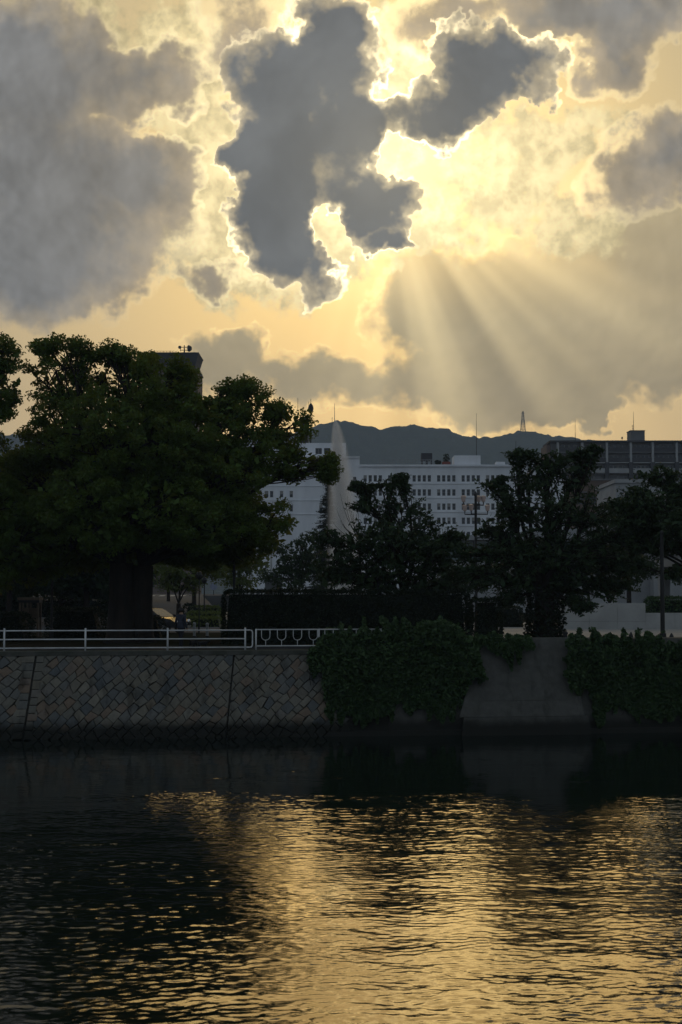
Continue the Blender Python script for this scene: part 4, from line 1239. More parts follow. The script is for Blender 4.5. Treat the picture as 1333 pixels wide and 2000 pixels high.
tree('cherry_tree', 'broad dark cherry tree rising over the hedge right of the fountain', 790, 68,
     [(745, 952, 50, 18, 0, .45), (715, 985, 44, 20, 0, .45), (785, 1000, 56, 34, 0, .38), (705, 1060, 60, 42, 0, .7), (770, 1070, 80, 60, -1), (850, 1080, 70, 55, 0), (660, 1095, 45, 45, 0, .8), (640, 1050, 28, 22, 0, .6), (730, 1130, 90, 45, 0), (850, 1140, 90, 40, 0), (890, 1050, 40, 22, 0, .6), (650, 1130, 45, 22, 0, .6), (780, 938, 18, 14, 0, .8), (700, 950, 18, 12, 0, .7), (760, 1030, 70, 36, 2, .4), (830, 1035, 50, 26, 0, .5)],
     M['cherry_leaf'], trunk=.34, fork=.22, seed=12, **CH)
tree('cherry_tree', 'dark cherry tree with ivy wrapped trunk standing before the apartment block', 1063, 67,
     [(1020, 888, 30, 9, 0, .9), (1075, 900, 56, 18, 0, .6), (1060, 930, 56, 26, 0, .4), (1120, 930, 54, 32, 0, .38), (1035, 948, 60, 34, 0, .42), (970, 945, 34, 14, 0, .7), (1000, 1000, 50, 40, 0, .7), (1070, 1005, 90, 56, -1, .65), (1150, 1010, 70, 55, 0, .5), (960, 1040, 40, 40, 0, .6), (920, 1085, 55, 28, 0, .8),
      (1010, 1080, 90, 50, 0), (1100, 1090, 110, 60, -1), (1190, 1090, 70, 50, 0), (1000, 1140, 80, 35, 0), (1110, 1150, 80, 40, 0), (1190, 1150, 50, 30, 0, .7), (1130, 1185, 32, 14, -1, 1.0), (930, 1130, 50, 30, 0, .7), (1160, 880, 14, 10, 0, .5), (1140, 890, 26, 14, 0, .7), (1000, 1175, 30, 14, 0, .6)],
     M['cherry_leaf'], trunk=.52, fork=.26, seed=15, **CH)
tree('cherry_tree', 'cherry tree reaching in from the right edge over the museum louvres', 1400, 66,
     [(1240, 965, 40, 22, 0, .6), (1290, 930, 50, 26, 0, .6), (1250, 1010, 60, 40, 0, .8), (1320, 1000, 60, 50, 0, .8), (1240, 1060, 60, 40, 0), (1310, 1060, 60, 40, 0), (1380, 980, 80, 90, 0), (1300, 1030, 60, 40, -3), (1215, 1005, 55, 36, -1, .8), (1200, 1050, 60, 36, 0, .8), (1270, 985, 50, 34, -1, .8), (1230, 1110, 45, 28, 0, .6), (1325, 1120, 36, 24, 0, .7), (1320, 960, 40, 24, 0, .6)],
     M['cherry_leaf'], trunk=.3, fork=.35, seed=18, **CH)
# trees deeper in the park
BG = [('park_tree', 'loose bright green tree far behind the trunk above the parked car', 350, 112, [(330, 1115, 34, 30, 0), (375, 1120, 40, 30, 0), (350, 1140, 44, 20, 0), (420, 1110, 30, 28, 0)], 'bright_leaf', .2),
      ('park_tree', 'bright green young tree left of the flagpole', 470, 125, [(480, 1075, 30, 34, 0), (500, 1100, 34, 30, 0), (455, 1110, 34, 32, 0), (478, 1140, 40, 18, 0)], 'bright_leaf', .2),
      ('park_tree', 'dark rounded tree behind the flagpole under the cedar', 580, 118, [(570, 1090, 42, 36, 0), (605, 1110, 40, 38, 0), (560, 1130, 50, 30, 0), (600, 1060, 30, 28, 0)], 'cherry_leaf', .2),
      ('park_tree', 'dark leafy tree filling the shade left of the big twin trunk', 120, 98, [(110, 1100, 70, 40, 0), (180, 1110, 60, 44, 0), (60, 1125, 60, 36, 0), (140, 1145, 90, 26, 0), (210, 1150, 50, 26, 0)], 'cherry_leaf', .26),
      ('park_tree', 'dark low tree behind the notice shelter at the left edge', 20, 104, [(20, 1110, 60, 44, 0), (-30, 1130, 60, 40, 0), (60, 1150, 60, 24, 0), (10, 1160, 70, 20, 0)], 'cherry_leaf', .26),
      ('park_tree', 'dark tree deep in the shade right of the big twin trunk', 330, 150, [(300, 1060, 50, 36, 0), (350, 1080, 50, 34, 0), (410, 1060, 54, 40, 0), (440, 1090, 40, 36, 0), (260, 1090, 50, 40, 0), (270, 1130, 40, 30, 0)], 'cherry_leaf', .28),
      ('park_tree', 'dark tree between the two cherry trees behind the hedge', 920, 112, [(890, 1120, 44, 24, 0), (940, 1125, 44, 24, 0), (970, 1110, 30, 26, 0), (915, 1145, 60, 14, 0)], 'cherry_leaf', .2),
      ('park_tree', 'dark tree beyond the right cherry in front of the museum columns', 1190, 98, [(1170, 1110, 44, 30, 0), (1215, 1120, 44, 32, 0), (1190, 1145, 50, 20, 0), (1240, 1100, 34, 30, 0)], 'cherry_leaf', .2)]
BACK = [('park_tree', 'dark tree before the pale hall, left of the museum louvres', 1228, 112, [(1205, 1010, 40, 36, 0), (1245, 1050, 44, 40, 0), (1200, 1080, 50, 40, 0), (1235, 1105, 44, 30, 0), (1225, 985, 26, 20, 0, .7)], 'cherry_leaf', .24),
      ('park_tree', 'tall dark tree mostly hidden behind the big crown, first of the rear row', 20, 92, [(10, 950, 90, 90, 0), (40, 1040, 100, 70, 0), (-40, 1080, 90, 70, 0), (60, 1110, 90, 50, 0)], 'cherry_leaf', .3),
      ('park_tree', 'tall dark tree mostly hidden behind the twin trunk in the rear row', 170, 96, [(150, 930, 100, 100, 0), (200, 1020, 110, 80, 0), (110, 1060, 90, 70, 0), (230, 1090, 80, 60, 0), (160, 1120, 90, 44, 0)], 'cherry_leaf', .3),
      ('park_tree', 'tall dark tree right behind the crown, seen above the bright young tree', 380, 128, [(330, 960, 90, 90, 0), (410, 980, 80, 80, 0), (380, 1040, 90, 50, 0), (300, 1040, 80, 60, 0)], 'cherry_leaf', .34)]
for i, (nm, lab, px, Y, lobes, mt, lf) in enumerate(BG + BACK):
    tree(nm, lab, px, Y, lobes, M[mt], clumps=26, per=70, leaf=lf, crad=(.4, .8), trunk=.2, fork=.35, seed=30 + i, group='trees deeper in the park')

def cedar():
    Y = 186.0; k = ppm(Y); rnd = random.Random(3)
    base = Vector(((642 - 666.5) / k, Y, GZ))
    w = thing('cedar_tree', 'dark drooping cedar left of the fountain jet', 'tree', base)
    H = CAMH + (1156 - 948) / k - GZ
    m = MB(); m.tube([(0, 0, -.2), (0, 0, H * .5), (0, 0, H)], [.35, .2, .03], 8); m.build('trunk', M['bark'], w)
    br = MB(); P = []
    z = 1.0
    while z < H:
        t = z / H; R_ = 3.6 * (1 - t) ** .8 + .25
        for q in range(6):
            a = rnd.uniform(0, 2 * math.pi); r = R_ * rnd.uniform(.45, 1.2)
            e = Vector((math.cos(a) * r, math.sin(a) * r, z - r * rnd.uniform(.0, .35) + .35))
            pts = [Vector((0, 0, z)), Vector((e.x * .5, e.y * .5, z + r * .06)), e]
            br.tube(pts, [.05, .03, .01], 4, cap=False)
            n = int(46 * r)
            s = RNG.uniform(.15, 1, n)
            pp = np.stack([e.x * s, e.y * s, z + (e.z - z) * s + r * .07 * np.sin(s * 3.1)], 1) + RNG.normal(0, .16, (n, 3)) * np.array([1, 1, .35])
            P.append(pp)
        z += rnd.uniform(.16, .34)
    br.build('branches', M['bark'], w)
    link('crown', leaf_mesh('crown', np.concatenate(P), .26, M['conifer_leaf'], up=.8, aspect=.4), w)
cedar()

def bare_shrub():
    Y = 150.0; k = ppm(Y); rnd = random.Random(8)
    base = Vector(((702 - 666.5) / k, Y, GZ))
    w = thing('bare_tree', 'leafless arching branches in front of the fountain mist', 'tree', base)
    zz = lambda py: CAMH + (1156 - py) / k - GZ
    X = lambda px: (px - 702) / k
    m = MB(); m.tube([(0, 0, -.2), (.1, 0, zz(1080)), (.0, 0, zz(1045))], [.2, .14, .10], 8); m.build('trunk', M['bark'], w)
    b = MB()
    for q in range(15):
        ex, ey = X(rnd.uniform(644, 735)), zz(rnd.uniform(962, 1020))
        s = Vector((0, 0, zz(rnd.uniform(1045, 1075))))
        mid = Vector((ex * .75, rnd.uniform(-1, 1), (s.z * .6 + ey * .4)))
        e = Vector((ex, rnd.uniform(-1.5, 1.5), ey))
        pts = [s.lerp(mid, t).lerp(mid.lerp(e, t), t) for t in np.linspace(0, 1, 7)]
        b.tube(pts, [.045, .038, .032, .026, .02, .014, .008], 4, cap=False)
    b.build('branches', M['bark'], w)
bare_shrub()

# ================================================================ hedges and bushes
def hedge(name, label, x0, x1, y0, y1, h, mat, dens=130, leaf=.14, rz=0., cat='hedge', round_=.25, group=None):
    cx, cy = (x0 + x1) / 2, (y0 + y1) / 2
    w = thing(name, label, cat, (cx, cy, GZ), rz, group)
    lx, ly = (x1 - x0) / 2, (y1 - y0) / 2
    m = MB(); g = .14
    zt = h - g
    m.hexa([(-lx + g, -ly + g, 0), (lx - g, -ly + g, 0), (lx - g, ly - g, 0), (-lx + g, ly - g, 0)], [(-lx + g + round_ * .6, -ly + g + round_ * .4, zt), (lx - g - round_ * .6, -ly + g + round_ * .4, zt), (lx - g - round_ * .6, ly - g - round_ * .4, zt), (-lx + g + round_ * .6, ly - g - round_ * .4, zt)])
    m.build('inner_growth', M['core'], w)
    def face(n): return RNG.uniform(-1, 1, n), RNG.uniform(-1, 1, n)
    P = []
    n = int(dens * 2 * lx * h); a, b = face(n); P.append(np.stack([a * lx, np.full(n, -ly), (b + 1) / 2 * h], 1))
    n = int(dens * 2 * lx * 2 * ly); a, b = face(n); P.append(np.stack([a * lx, b * ly, np.full(n, h)], 1))
    for sx in (-1, 1):
        n = int(dens * 2 * ly * h); a, b = face(n); P.append(np.stack([np.full(n, sx * lx), a * ly, (b + 1) / 2 * h], 1))
    n = int(dens * .5 * 2 * lx * h); a, b = face(n); P.append(np.stack([a * lx, np.full(n, ly), (b + 1) / 2 * h], 1))
    p = np.concatenate(P)
    # round the shoulders, ruffle the surface
    q = np.clip((p[:, 2] - (h - round_)) / round_, 0, 1)
    for ax, l in ((0, lx), (1, ly)):
        lim = l - round_ * (1 - np.sqrt(1 - q ** 2 * .9)); p[:, ax] = np.clip(p[:, ax], -lim, lim)
    e = np.clip((np.abs(p[:, 0]) - (lx - round_)) / round_, 0, 1) * (p[:, 2] > h - .01); p[:, 2] -= e ** 2 * round_ * .7
    p += RNG.normal(0, .045, p.shape)
    p[:, 1] -= (vnoise(p[:, 0] * 1.3 + 5, p[:, 2] * 1.3, 3) - .5) * .22
    p[:, 2] += (vnoise(p[:, 0] * 1.1 + 5, p[:, 1] * 1.3, 4) - .5) * .14 * (p[:, 2] > h * .8)
    p[:, 2] = np.maximum(p[:, 2], .03)
    link('foliage', leaf_mesh('foliage', p, leaf, mat), w)
    return w
X65 = lambda px, Y=65.5: (px - 666.5) / ppm(Y)
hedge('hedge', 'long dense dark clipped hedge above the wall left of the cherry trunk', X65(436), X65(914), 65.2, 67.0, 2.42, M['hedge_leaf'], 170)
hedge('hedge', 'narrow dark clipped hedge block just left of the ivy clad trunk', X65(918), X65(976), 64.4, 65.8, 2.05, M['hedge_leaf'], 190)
hedge('hedge', 'low hedge on top of the stepped parapet at far right', (1262 - 666.5) / ppm(93.4), (1400 - 666.5) / ppm(93.4), 92.7, 94.2, 2.0, M['ivy_leaf'], 110, .2)
hedge('hedge', 'dark hedge in the lit gap left of the ivy clad trunk', (970 - 666.5) / ppm(97.), (1020 - 666.5) / ppm(97.), 97, 98.4, 1.35, M['hedge_leaf'], 110, .2)
hedge('hedge', 'upper row of the striped clipped hedges on the lawn slope', (372 - 666.5) / ppm(112.), (432 - 666.5) / ppm(112.), 111, 112.6, 1.25, M['bright_leaf'], 110, .16, rz=R(8))
hedge('hedge', 'middle row of the striped clipped hedges on the lawn slope', (368 - 666.5) / ppm(102.), (432 - 666.5) / ppm(102.), 101, 102.6, .95, M['bright_leaf'], 110, .16, rz=R(8))
hedge('hedge', 'front row of the striped clipped hedges on the lawn slope', (364 - 666.5) / ppm(92.), (436 - 666.5) / ppm(92.), 91, 92.4, .75, M['bright_leaf'], 110, .16, rz=R(5))
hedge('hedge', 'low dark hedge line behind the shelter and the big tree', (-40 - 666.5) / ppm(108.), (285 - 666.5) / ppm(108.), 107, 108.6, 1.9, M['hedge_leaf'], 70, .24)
hedge('bush', 'clipped rounded bush at the foot of the twin trunk', (282 - 666.5) / ppm(72.), (323 - 666.5) / ppm(72.), 71.3, 72.6, 1.12, M['hedge_leaf'], 190, .12, cat='bush', round_=.45)
hedge('bush', 'wide dark bush in the shade at the left edge', (-10 - 666.5) / ppm(70.), (62 - 666.5) / ppm(70.), 69.2, 71.0, 1.35, M['hedge_leaf'], 170, .13, cat='bush', round_=.6)
hedge('bush', 'wide dark bush between the shelter and the twin trunk', (96 - 666.5) / ppm(73.), (205 - 666.5) / ppm(73.), 72.2, 74.0, 1.55, M['hedge_leaf'], 170, .13, cat='bush', round_=.6)
hedge('bush', 'round dark bush behind the walking figure by the road', (360 - 666.5) / ppm(104.), (384 - 666.5) / ppm(104.), 103, 104, 1.5, M['hedge_leaf'], 130, .15, cat='bush', round_=.45)
hedge('bush', 'small bush at the hedge foot beside the ivy mound', (634 - 666.5) / ppm(62.), (658 - 666.5) / ppm(62.), 61.6, 62.4, .8, M['ivy_leaf'], 190, .12, cat='bush', round_=.3)

# ================================================================ ivy on the wall
def inside(poly, x, y):
    c = np.zeros(len(x), bool); n = len(poly)
    for i in range(n):
        x1, y1 = poly[i]; x2, y2 = poly[(i + 1) % n]
        if y1 == y2: continue
        c ^= ((y1 > y) != (y2 > y)) & (x < (x2 - x1) * (y - y1) / (y2 - y1) + x1)
    return c
def ivy(label, poly, n, bulge, ztop, seed, leaf=.15, name='ivy'):
    """poly in photograph pixels on the wall plane; bulge = how far the mat stands off the wall"""
    rng = np.random.default_rng(seed)
    px = np.array([p[0] for p in poly]); py = np.array([p[1] for p in poly])
    cxp = px.mean(); root = Vector((px_s(cxp, 58.5), wall_y(px_s(cxp, 58.5)), GZ))
    w = thing(name, label, 'ivy', root)
    x = rng.uniform(px.min() - 12, px.max() + 12, n * 3); y = rng.uniform(py.min() - 8, py.max() + 20, n * 3)
    jx = (vnoise(x / 14, y / 14, seed) - .5) * 26; jy = (vnoise(x / 9 + 50, y / 30, seed + 1) - .5) * 44
    ok = inside(poly, x + jx, y + jy); x, y = x[ok][:n], y[ok][:n]
    s = px_s(x, 58.3); z = CAMH - (y - 1156) / ppm(58.3)
    lump = vnoise(x / 26, y / 22, seed + 2) * .6 + vnoise(x / 11, y / 10, seed + 3) * .4
    d = rng.uniform(0, 1, len(x)) ** .5
    depthp = np.clip((z - .6) / 2.6, .25, 1)
    out = .06 + bulge * depthp * (.25 + .9 * lump) * d
    over = np.clip(z - ztop, 0, 2)            # above the edge the mound rolls back over the bank
    zc = np.minimum(z, ztop)
    Y = 58.6 + SL * s - (ZT - zc) * BAT - out - np.clip((x - 896) / 30, 0, 1) * np.clip((1150 - x) / 26, 0, 1) * .45 * (z < 3.9)
    Y = Y + over * rng.uniform(.1, 1.3, len(x))
    co = np.stack([s, Y, z], 1) - np.array(root)
    link('foliage', leaf_mesh('foliage', co, leaf, M['ivy_leaf'], up=.2, aspect=.8, droop=.5), w)
    m = MB(); rnd = random.Random(seed)
    for q in range(26):                       # woody runners on the wall
        i = rnd.randrange(len(x)); a = Vector((s[i], 0, z[i]))
        pts = []
        xx, zc_ = s[i], max(z[i], 1.0)
        for t in range(6):
            o = wpt(xx, min(zc_, ztop), .05); pts.append(o - root); xx += rnd.uniform(-.15, .15); zc_ -= rnd.uniform(.1, .28)
            if zc_ < .5: break
        if len(pts) > 1: m.tube(pts, .012, 4)
    m.build('stems', M['bark'], w)
    return w
ivy('thick green ivy curtain spilling over the stone wall in the centre',
    [(606, 1262), (622, 1243), (660, 1228), (700, 1222), (750, 1214), (800, 1216), (860, 1213), (905, 1222), (932, 1243), (936, 1275), (950, 1300), (958, 1322), (930, 1330), (905, 1352), (888, 1392), (868, 1412), (845, 1398), (815, 1388), (780, 1384), (742, 1398), (712, 1412), (672, 1398), (645, 1388), (634, 1345), (612, 1305)], 24000, .75, 3.45, 1)
ivy('small ivy fringe hanging over the bare concrete below the cherry trunk', [(930, 1243), (985, 1238), (1040, 1240), (1046, 1262), (1028, 1280), (1000, 1296), (972, 1282), (950, 1276), (934, 1270)], 2600, .25, 3.86, 4)
ivy('thick green ivy mound hanging over the concrete wall at the right edge',
    [(1110, 1268), (1122, 1246), (1160, 1236), (1195, 1238), (1222, 1250), (1280, 1252), (1345, 1250), (1400, 1252), (1400, 1400), (1340, 1398), (1312, 1408), (1288, 1396), (1262, 1402), (1235, 1372), (1205, 1384), (1180, 1412), (1160, 1400), (1150, 1352), (1128, 1340), (1108, 1330)], 22000, .75, 3.86, 7)
def trunk_ivy():
    base = Vector(((1063 - 666.5) / ppm(67), 67, GZ))
    w = thing('ivy', 'ivy wrapped round the trunk of the right cherry tree', 'ivy', base)
    n = 2600; a = RNG.uniform(0, 2 * np.pi, n); z = RNG.uniform(0, 1, n) ** 1.2 * 2.6
    r = .62 + .32 * vnoise(a * 1.5, z * 1.6, 4) + RNG.uniform(-.05, .22, n) * (1.3 - z / 2.6)
    link('foliage', leaf_mesh('foliage', np.stack([r * np.cos(a), r * np.sin(a), z], 1), .15, M['hedge_leaf'], up=.1, aspect=.8, droop=.4), w)
    m = MB()
    for q in range(8):
        a0 = q * .8; m.tube([(.64 * math.cos(a0 + t * .3), .64 * math.sin(a0 + t * .3), t * .5) for t in range(6)], .02, 4)
    m.build('stems', M['bark'], w)
trunk_ivy()
def weed(px, ytop, Y, label):
    k = ppm(Y); H = CAMH + (1156 - ytop) / k - GZ
    w = thing('weed', label, 'plant', ((px - 666.5) / k, Y, GZ))
    m = MB(); m.tube([(0, 0, 0), (.03, 0, H * .5), (.1, 0, H)], [.015, .012, .006], 5); m.build('stem', M['bark'], w)
    n = 60; t = RNG.uniform(.3, 1, n)
    link('leaves', leaf_mesh('leaves', np.stack([.1 * t + RNG.normal(0, .06, n), RNG.normal(0, .06, n), t * H], 1), .12, M['ivy_leaf']), w)
weed(1243, 1226, 60.8, 'thin upright weed growing out of the right ivy mound')

# ================================================================ people, dogs, car
def skin_mesh(name, pts, edges, mats, pick, sub=2, root=0):
    """one continuous body grown round a skeleton; pick(center) -> material slot"""
    me = bpy.data.meshes.new(name + '_skeleton'); me.from_pydata([p[0] for p in pts], edges, []); me.update()
    o = bpy.data.objects.new(name + '_skeleton', me); COL.objects.link(o)
    o.modifiers.new('skin', 'SKIN'); 
    sv = me.skin_vertices[0].data if me.skin_vertices else None
    if sv is None:
        bm = bmesh.new(); bm.from_mesh(me); bm.verts.layers.skin.verify(); bm.to_mesh(me); bm.free(); sv = me.skin_vertices[0].data
    for i, p in enumerate(pts):
        r = p[1]; sv[i].radius = r if hasattr(r, '__len__') else (r, r)
        sv[i].use_root = (i == root)
    s = o.modifiers.new('sub', 'SUBSURF'); s.levels = sub; s.render_levels = sub
    bpy.context.view_layer.update()
    dg = bpy.context.evaluated_depsgraph_get()
    res = bpy.data.meshes.new_from_object(o.evaluated_get(dg)); res.name = name
    bpy.data.objects.remove(o); bpy.data.meshes.remove(me)
    res.materials.clear()
    for m in mats: res.materials.append(m)
    for f in res.polygons: f.material_index = pick(f.center); f.use_smooth = True
    return res
def person(label, loc, rz, H=1.70, stride=.10, group=None):
    w = thing('person', label, 'person', loc, rz, group)
    s = H / 1.70
    pts = [((0, 0, .96), (.15, .11)), ((0, 0, 1.18), (.145, .10)), ((0, 0, 1.38), (.17, .11)), ((0, 0, 1.47), (.06, .06)), ((0, -.01, 1.55), (.062, .066)), ((0, -.012, 1.62), (.082, .096)), ((0, 0, 1.69), (.058, .068)),
           ((-.09, 0, .88), (.088, .09)), ((-.10, stride, .50), (.062, .066)), ((-.11, stride * .6, .10), (.046, .05)), ((-.12, stride * .6 - .11, .04), (.045, .035)),
           ((.09, 0, .88), (.088, .09)), ((.10, -stride, .50), (.062, .066)), ((.11, -stride * .8, .10), (.046, .05)), ((.12, -stride * .8 - .11, .04), (.045, .035)),
           ((-.19, 0, 1.38), (.065, .065)), ((-.25, .03, 1.12), (.05, .05)), ((-.24, -.08, .90), (.038, .038)), ((-.23, -.12, .80), (.035, .022)),
           ((.19, 0, 1.38), (.065, .065)), ((.26, .03, 1.12), (.05, .05)), ((.27, -.10, .91), (.038, .038)), ((.27, -.15, .81), (.035, .022))]
    pts = [(tuple(c * s for c in p[0]), tuple(r * s for r in p[1])) for p in pts]
    ed = [(0, 1), (1, 2), (2, 3), (3, 4), (4, 5), (5, 6), (0, 7), (7, 8), (8, 9), (9, 10), (0, 11), (11, 12), (12, 13), (13, 14), (2, 15), (15, 16), (16, 17), (17, 18), (2, 19), (19, 20), (20, 21), (21, 22)]
    def pick(c):
        z = c.z / s
        if z > 1.46: return 2
        if abs(c.x) > .19 * s and z < .87 and z > .7: return 2
        if z > .88: return 0
        return 3 if z < .11 else 1
    link('body', skin_mesh('body', pts, ed, [M['cloth_dark'], M['cloth_trousers'], M['skin'], M['shoe']], pick), w)
    m = MB(); m.lathe([(.098, -.07), (.108, -.02), (.10, .05), (.07, .10), (.02, .125)], (0, .012, 1.625), 14); 
    o = m.build('hair', M['hair'], w, smooth=True); o.scale = (s, s, s)
    m = MB()                                  # jacket hem and collar
    m.lathe([(.175, .86), (.182, .90), (.165, 1.0), (.158, 1.10), (.15, 1.18)], n=16); j = m.build('jacket', M['cloth_dark'], w, smooth=True); j.scale = (s, s * .78, s)
    for sx in (-1, 1):                        # fingers
        fx, fz, fy = (-.23, .80, -.12) if sx < 0 else (.27, .81, -.15)
        m = MB()
        for q, (dy, ln) in enumerate(((-.028, .055), (-.01, .07), (.008, .072), (.025, .062))): m.tube([(fx, fy + dy, fz), (fx, fy + dy - .01, fz - ln * .5), (fx - sx * .015, fy + dy - .02, fz - ln)], [.009, .008, .006], 6)
        m.tube([(fx, fy - .03, fz + .03), (fx - sx * .01, fy - .055, fz + .005), (fx - sx * .012, fy - .06, fz - .02)], [.010, .009, .007], 6)
        o = m.build('hand_fingers', M['skin'], w, smooth=True); o.scale = (s, s, s)
    m = MB(); m.lathe([(.005, -.02), (.016, 0), (.004, .03)], (0, -.108, 1.60), 8)
    for sx in (-1, 1): m.lathe([(.006, -.03), (.02, 0), (.006, .03)], (sx * .085, 0, 1.61), 8)
    o = m.build('face_features', M['skin'], w, smooth=True); o.scale = (s, s, s)
    m = MB()
    for sx in (-1, 1): m.lathe([(.004, -.008), (.011, 0), (.004, .008)], (sx * .032, -.098, 1.625), 8)
    m.box(-.022, .022, -.103, -.095, 1.562, 1.568)
    o = m.build('eyes_and_mouth', M['hair'], w); o.scale = (s, s, s)
    return w
def ground_pt(px, Y): return ((px - 666.5) / ppm(Y), Y, GZ + .008)
person('person in dark jacket and trousers walking behind the white railing', ground_pt(355, 59.6), R(150), 1.70, .10)
person('far person in dark clothes on the pale walk right of the hedges', ground_pt(413, 235), R(20), 1.65, .12)
person('second far person beside the dark hedge end on the pale walk', ground_pt(427, 240), R(200), 1.6, .06)
def dog(label, px, Y, rz, s, head_up):
    w = thing('dog', label, 'dog', ground_pt(px, Y), rz, 'dogs led along the path')
    pts = [((-.20, 0, .34), (.085, .10)), ((0, 0, .33), (.085, .095)), ((.18, 0, .34), (.10, .125)), ((.28, 0, .42 + head_up * .5), (.065, .07)), ((.36, 0, .50 + head_up), (.075, .075)), ((.45, 0, .47 + head_up), (.04, .04)), ((.50, 0, .46 + head_up), (.032, .03)),
           ((-.25, 0, .40), (.03, .03)), ((-.36, 0, .50), (.025, .025)), ((-.40, 0, .60), (.018, .018))]
    ed = [(0, 1), (1, 2), (2, 3), (3, 4), (4, 5), (5, 6), (0, 7), (7, 8), (8, 9)]
    for sx in (-1, 1):
        n = len(pts); pts += [((.19, sx * .075, .27), (.05, .045)), ((.17, sx * .08, .16), (.03, .03)), ((.19, sx * .08, .05), (.024, .024)), ((.225, sx * .08, .02), (.026, .018))]
        ed += [(2, n), (n, n + 1), (n + 1, n + 2), (n + 2, n + 3)]
        n = len(pts); pts += [((-.18, sx * .075, .26), (.06, .05)), ((-.14, sx * .08, .20), (.038, .036)), ((-.25, sx * .08, .12), (.026, .026)), ((-.24, sx * .08, .045), (.024, .024)), ((-.205, sx * .08, .02), (.026, .018))]
        ed += [(0, n), (n, n + 1), (n + 1, n + 2), (n + 2, n + 3), (n + 3, n + 4)]
    pts = [(tuple(c * s for c in p[0]), tuple(r * s for r in p[1])) for p in pts]
    link('body', skin_mesh('body', pts, ed, [M['fur']], lambda c: 0, root=1), w)
    for sx in (-1, 1):
        m = MB(); m.hexa([(.30, sx * .05, .54 + head_up), (.36, sx * .05, .54 + head_up), (.36, sx * .075, .54 + head_up), (.30, sx * .075, .54 + head_up)], [(.315, sx * .055, .63 + head_up), (.325, sx * .055, .63 + head_up), (.325, sx * .065, .63 + head_up), (.315, sx * .065, .63 + head_up)])
        o = m.build('ear', M['fur'], w); o.scale = (s, s, s)
dog('black dog standing nearest the walking person behind the railing', 379, 59.8, R(60), .80, .02)
dog('black dog with lowered head to the right of the other dog', 397, 59.9, R(12), .72, -.04)

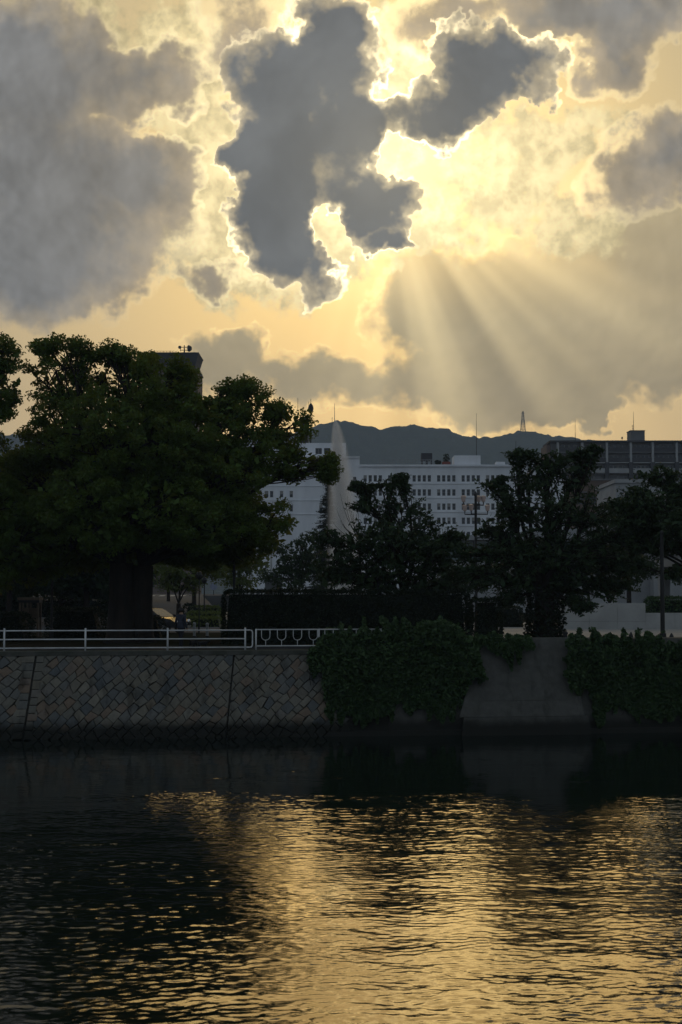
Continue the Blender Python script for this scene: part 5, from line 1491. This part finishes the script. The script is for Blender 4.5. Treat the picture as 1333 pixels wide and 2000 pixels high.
def car():
    Y = 82.0; k = ppm(Y)
    w = thing('parked_car', 'dark car with gleaming windscreen parked behind the twin trunk', 'car', ((300 - 666.5) / k, Y + .5, GZ + .012), R(-28))
    L, Wd = 4.1, 1.66
    prof = [(-2.05, .35), (-2.05, .80), (-1.85, .92), (-1.45, 1.36), (-.6, 1.46), (.15, 1.42), (.95, .95), (1.75, .82), (2.02, .68), (2.05, .35)]
    def shell(pf, y0, y1, tumble):
        m = MB(); n = len(pf)
        def wy(z): return 1 - tumble * max(0, (z - .85)) / .6
        vs = [(x, -Wd / 2 * wy(z), z) for x, z in pf] + [(x, Wd / 2 * wy(z), z) for x, z in pf]
        fs = [(i, (i + 1) % n, n + (i + 1) % n, n + i) for i in range(n)] + [tuple(range(n - 1, -1, -1)), tuple(range(n, 2 * n))]
        m.add(vs, fs); return m
    shell(prof, 0, 0, .24).build('body', M['car_paint'], w)
    m = MB()                                  # glass, standing just proud of the shell
    def quad(a, b, c, d, e=.012):
        v = [Vector(p) for p in (a, b, c, d)]; nrm = (v[1] - v[0]).cross(v[3] - v[0]).normalized() * e
        m.add([p + nrm for p in v] + [p - nrm for p in v], [(0, 1, 2, 3), (7, 6, 5, 4), (0, 4, 5, 1), (1, 5, 6, 2), (2, 6, 7, 3), (3, 7, 4, 0)])
    quad((.92, -.72, .97), (.92, .72, .97), (.20, .60, 1.40), (.20, -.60, 1.40)); m.build('windscreen', M['glass'], w)
    for sy in (-1, 1):
        for xa, xb in ((-1.35, -.55), (-.45, .55)):
            m = MB(); t = .82 * Wd / 2
            quad((xa, sy * (Wd / 2 * .965), .95), (xb, sy * (Wd / 2 * .965), .95), (min(xb, .2) if xb > 0 else xb, sy * (Wd / 2 * .81), 1.33), (xa + .12, sy * (Wd / 2 * .81), 1.33)); m.build('side_window', M['glass'], w)
        m = MB(); m.lathe([(.02, 0), (.11, .02), (.12, .1), (.02, .13)], (0, 0, 0), 12); o = m.build('headlight', M['chrome'], w, loc=(1.95, sy * .6, .70)); o.rotation_euler = (0, R(80), 0)
        m = MB(); m.box(.72, .9, sy * .86 - .07, sy * .86 + .07, .95, 1.08); m.build('mirror', M['car_paint'], w)
        for x in (-1.25, 1.3):
            m = MB(); m.tube([(x, sy * (Wd / 2 - .2), .31), (x, sy * (Wd / 2 + .015), .31)], .31, 18); t = m.build('tyre', M['rubber'], w)
            m = MB(); m.tube([(x, sy * (Wd / 2 + .017), .31), (x, sy * (Wd / 2 + .03), .31)], .2, 14); m.build('rim', M['chrome'], t)
    MB().box(2.03, 2.10, -.7, .7, .36, .47).build('bumper', M['chrome'], w)
    MB().box(1.99, 2.045, -.4, .4, .55, .64).build('grille', M['chrome'], w)
car()
def road_sign(px, py, Y, label):
    k = ppm(Y); z = CAMH + (1156 - py) / k - GZ
    w = thing('road_sign', label, 'sign', ((px - 666.5) / k, Y, GZ))
    m = MB(); m.tube([(0, 0, 0), (0, 0, z)], .05, 8); m.build('post', M['dark_metal'], w)
    m = MB(); m.tube([(0, -.06, z), (0, -.03, z)], .5, 18); m.build('plate', M['sign'], w)
road_sign(418, 1146, 200, 'round blue grey sign on a post beyond the striped hedges')

# ================================================================ air
def haze():
    m = MB(); m.box(-1500, 1500, -145, 2760, -1.0, 395)
    o = m.build('haze', [])
    mt = bpy.data.materials.new('evening haze'); mt.use_nodes = True
    nt = mt.node_tree; nt.nodes.remove(nt.nodes['Principled BSDF'])
    v = nt.nodes.new('ShaderNodeVolumePrincipled')
    v.inputs['Color'].default_value = (0.62, 0.76, 0.95, 1)
    v.inputs['Density'].default_value = 0.00021
    v.inputs['Anisotropy'].default_value = 0.0
    nt.links.new(v.outputs[0], nt.nodes['Material Output'].inputs['Volume'])
    o.data.materials.append(mt); o['kind'] = 'stuff'
haze()
